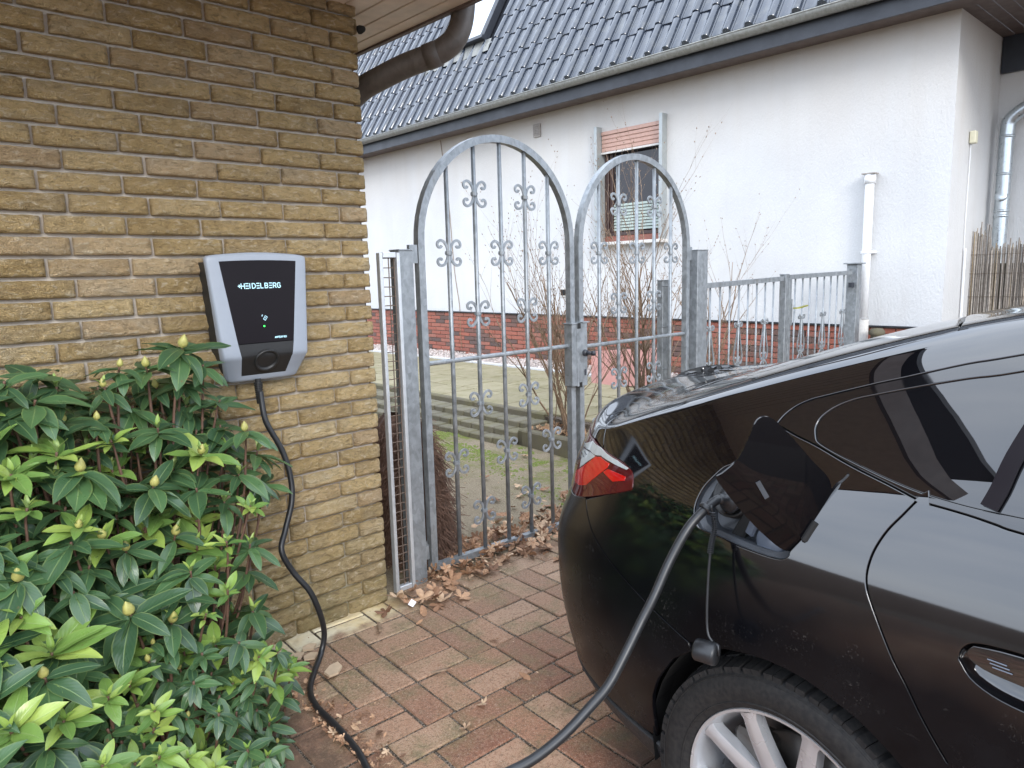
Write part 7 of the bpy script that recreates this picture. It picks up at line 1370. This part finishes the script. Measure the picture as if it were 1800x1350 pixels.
def rim_mesh():
    q = MB(); q.lathe([(.2455,.026),(.2465,.016),(.244,.0105),(.238,.0115),(.233,.020),(.229,.034),(.222,.055),(.218,.10),(.216,.19)], (0,0,0), (1,0,0), 96)
    base = 48
    for k in range(5):
        for sd in (-1, 1):
            V = []; N_ = 12
            for i in range(N_+1):
                f_ = i/N_; r_ = .052 + .182*f_; ang = R(base+72*k + sd*(14.0+3.5*f_)); w_ = .0235-.0065*f_ + (.006 if i == N_ else 0); tf = .040-.018*math.sin(f_*math.pi*.5)**1.2 - (.006*f_); c = (math.cos(ang), math.sin(ang)); n_ = (-c[1], c[0])
                for (a, dt) in ((-1.15,.030),(-1,.005),(-.25,0.0),(.25,0.0),(1,.005),(1.15,.030)): V.append((tf+dt, c[0]*r_+n_[0]*w_*a, c[1]*r_+n_[1]*w_*a))
            q.add(V, [(i*6+j, i*6+j+1, (i+1)*6+j+1, (i+1)*6+j) for i in range(N_) for j in range(5)])
    q.lathe([(.074,.075),(.072,.050),(.062,.042),(.036,.040),(.034,.036),(.0,.036)], (0,0,0), (1,0,0), 48); me = q.mesh('rim', M['chrome'], True); sharp_edges(me, R(40)); return me
rim = rim_mesh()
def disc_mesh():
    q = MB(); q.lathe([(.165,.11),(.165,.098),(.10,.098),(.085,.085),(.0,.085)], (0,0,0), (1,0,0), 48); q.lathe([(.214,.16),(.10,.17),(0,.17)], (0,0,0), (1,0,0), 32); return q.mesh('brake_disc', M['disc'], True)
disc = disc_mesh()
for cs_, mir in ((0,0),(-2.856,0),(0,1),(-2.856,1)):
    w_ = mko('wheel', tyre, car, loc=(1.8 if mir else 0, cs_, .335), rot=(0,0,math.pi if mir else 0))
    mko('rim', rim, w_); mko('brake_disc', disc, w_)
    q = MB(); q.bbox((.085,.11,.07),(.07,.09,.14),.01); q.obj('brake_caliper', M['disc'], w_)
# charge port recess
FH = resample(flap_hole, .01); PH_ = np.array([S(a, b_) for a, b_ in FH]); NH = np.array([SN(a, b_) for a, b_ in FH]); cen_ = PH_.mean(0); nC = NH.mean(0); nC /= np.linalg.norm(nC)
q = MB(); V = []; rings = ((1.0,.003),(.985,.012),(.93,.016),(.875,.017),(.86,.020),(.80,.048),(.74,.052),(.02,.054)); n = len(FH)
for sc_, dp_ in rings: V += [tuple(cen_+(p-cen_)*sc_-nC*dp_) for p in PH_]
F = [(r_*n+i, r_*n+(i+1) % n, (r_+1)*n+(i+1) % n, (r_+1)*n+i) for r_ in range(len(rings)-1) for i in range(n)]
q.add(V, F); recess = q.obj('charge_port', M['grey_plastic'], car, angle=35)
q = MB(); loc_ = Vector((.040, .172, 1.0)); q.lathe([(.046,.0),(.046,.020),(.043,.022),(.040,.018),(.030,.016),(0,.016)], tuple(Vector(cen_)+Vector((.03,.045,-.0))), tuple(nC), 32); q.obj('socket', M['wb_matt'], recess, smooth=True)
q = MB(); cpos = Vector((.040,.050,.945)); q.lathe([(0,.030),(.030,.029),(.034,.024),(.036,.0),(.036,-.01)], tuple(cpos), tuple(nC), 32); q.obj('port_cover', M['port_cover'], recess, smooth=True)
q = MB(); q.bbox(tuple(cpos+Vector((-.012,.045,.024))), (.03,.022,.045), .004, Matrix.Rotation(.4,3,'X')); q.obj('cover_latch', M['port_cover'], recess)
q = MB(); q.bbox((.03,.112,.975), (.03,.028,.10), .004, Matrix.Rotation(.5,3,'X')); q.obj('cable_slot', M['dark'], recess)
# open flap: bent sheet with thickness
fp = [Vector(p) for p in D['flap3']]; fn = Vector(D['flapn']); 
camL = Vector((-1.2106,-.7728,1.5)); 
if fn.dot(camL-fp[0]) < 0: fn = -fn
fc = sum(fp, Vector())/len(fp); ex = (fp[0]-fp[15]).normalized(); ey = fn.cross(ex).normalized()
fo = smooth_path(fp + [fp[0]], 3)[:-1]; P2d = [((p-fc).dot(ex), (p-fc).dot(ey)) for p in fo]
xs = [p[0] for p in P2d]; ys = [p[1] for p in P2d]; nb = len(P2d); pts = list(P2d); edges = [(i, (i+1) % nb) for i in range(nb)]
gx = min(xs)
while gx < max(xs):
    gy = min(ys)
    while gy < max(ys):
        if inpoly((gx, gy), P2d) and dist_seg(np.array((gx, gy)), P2d) > .004: pts.append((gx, gy))
        gy += .008
    gx += .008
res = delaunay_2d_cdt([Vector(p) for p in pts], edges, [], 0, 1e-7); F2 = []
A2, B2 = fp[17], fp[9]; a2 = Vector(((A2-fc).dot(ex), (A2-fc).dot(ey))); b2 = Vector(((B2-fc).dot(ex), (B2-fc).dot(ey))); cd2 = (b2-a2).normalized(); cn2 = Vector((-cd2.y, cd2.x))
low = Vector(((fp[15]-fc).dot(ex), (fp[15]-fc).dot(ey)))
if (low-a2).dot(cn2) < 0: cn2 = -cn2
def fh_(p):
    r2_ = (p.x/.09)**2+(p.y/.11)**2; d = (Vector(p)-a2).dot(cn2); fold = math.sqrt(d*d+.00003)+d
    return .006*(1-r2_) - .14*fold
V3 = [fc + ex*p.x + ey*p.y + fn*fh_(p) for p in res[0]]
for f in res[2]:
    c = sum((Vector(res[0][i]) for i in f), Vector((0,0)))/3
    if inpoly(c, P2d): F2.append(tuple(f))
def orient(F_, V_, n_): 
    return [f if (V_[f[1]]-V_[f[0]]).cross(V_[f[2]]-V_[f[0]]).dot(n_) > 0 else f[::-1] for f in F_]
F2 = orient(F2, V3, fn); k = len(V3); cnt = set((f[i], f[(i+1)%3]) for f in F2 for i in range(3)); be = [e for e in cnt if (e[1], e[0]) not in cnt]
q = MB(); VV3 = V3 + [v - fn*.005 for v in V3]; FF = list(F2) + [tuple(i+k for i in f[::-1]) for f in F2] + [(b_, a, a+k, b_+k) for a, b_ in be]
q.add(VV3, FF); flap = q.obj('charge_flap', M['flap'], car, angle=50)
fb0 = min(range(len(V3)), key=lambda i: (V3[i]-(fp[17].lerp(fp[13], .5)*.55+fc*.45)).length)
q = MB(); pc_ = V3[fb0]+fn*.0012; dd_ = (fp[9]-fp[17]).normalized(); q.tube([pc_-dd_*.014+Vector((0,0,.006)), pc_+dd_*.014-Vector((0,0,.006))], 0, flat=(.0012,.0045), up=tuple(fn.cross(dd_))); q.obj('latch_slot', M['grey_plastic'], flap)
q = MB(); q.tube([(.012,-.030,.965),(-.004,-.036,.985),(.008,-.050,1.02)], .007, 8); q.obj('hinge_arm', M['dark'], flap)
# door handle set in its bowl
HHp = resample(hole_h, .01); PHh = np.array([S(a, b_) for a, b_ in HHp]); cH = PHh.mean(0); nH = SN(8.4, 5.3)
q = MB(); V = []; rings = ((1.0,.002),(.97,.010),(.85,.020),(.5,.026),(.02,.027)); n = len(HHp)
for sc_, dp_ in rings: V += [tuple(cH+(p-cH)*sc_-nH*dp_) for p in PHh]
q.add(V, [(r_*n+i, r_*n+(i+1) % n, (r_+1)*n+(i+1) % n, (r_+1)*n+i) for r_ in range(len(rings)-1) for i in range(n)]); hd = q.obj('door_handle', M['trim'], car, smooth=True)
gpoly = cat([[8.74,5.56],[8.5,5.63],[8.1,5.61],[7.98,5.5],[7.98,5.3],[8.2,5.24],[8.5,5.26],[8.68,5.3],[8.77,5.42],[8.74,5.56]], 3)[:-1]
panel('grip', gpoly, M['trim'], gap=0, off=-.001, rim=.010, parent=hd, mirror=None, du=.1, dv=.15)
for k in range(3):
    u_, v_ = 8.56, 5.46-.045*k; P3 = [S(u_+.10*j-k*.015, v_)+SN(u_, v_)*.0003 for j in (0,1)]; q = MB(); q.tube([tuple(p) for p in P3], .0011, 4); q.obj('touch_mark', M['port_cover'], hd)
# fabric of the seam brush at the arch: small lip where bumper meets wing
lip = MB(); L = [S(*uv_sz(.376*math.cos(R(a)), .345+.376*math.sin(R(a)))) for a in range(62, 8, -6)]; lip.tube([tuple(p+np.array([.002,0,0])) for p in L], .003, 6); None
# tail pipe free rear: number plate recess left plain; rear number plate hidden from here
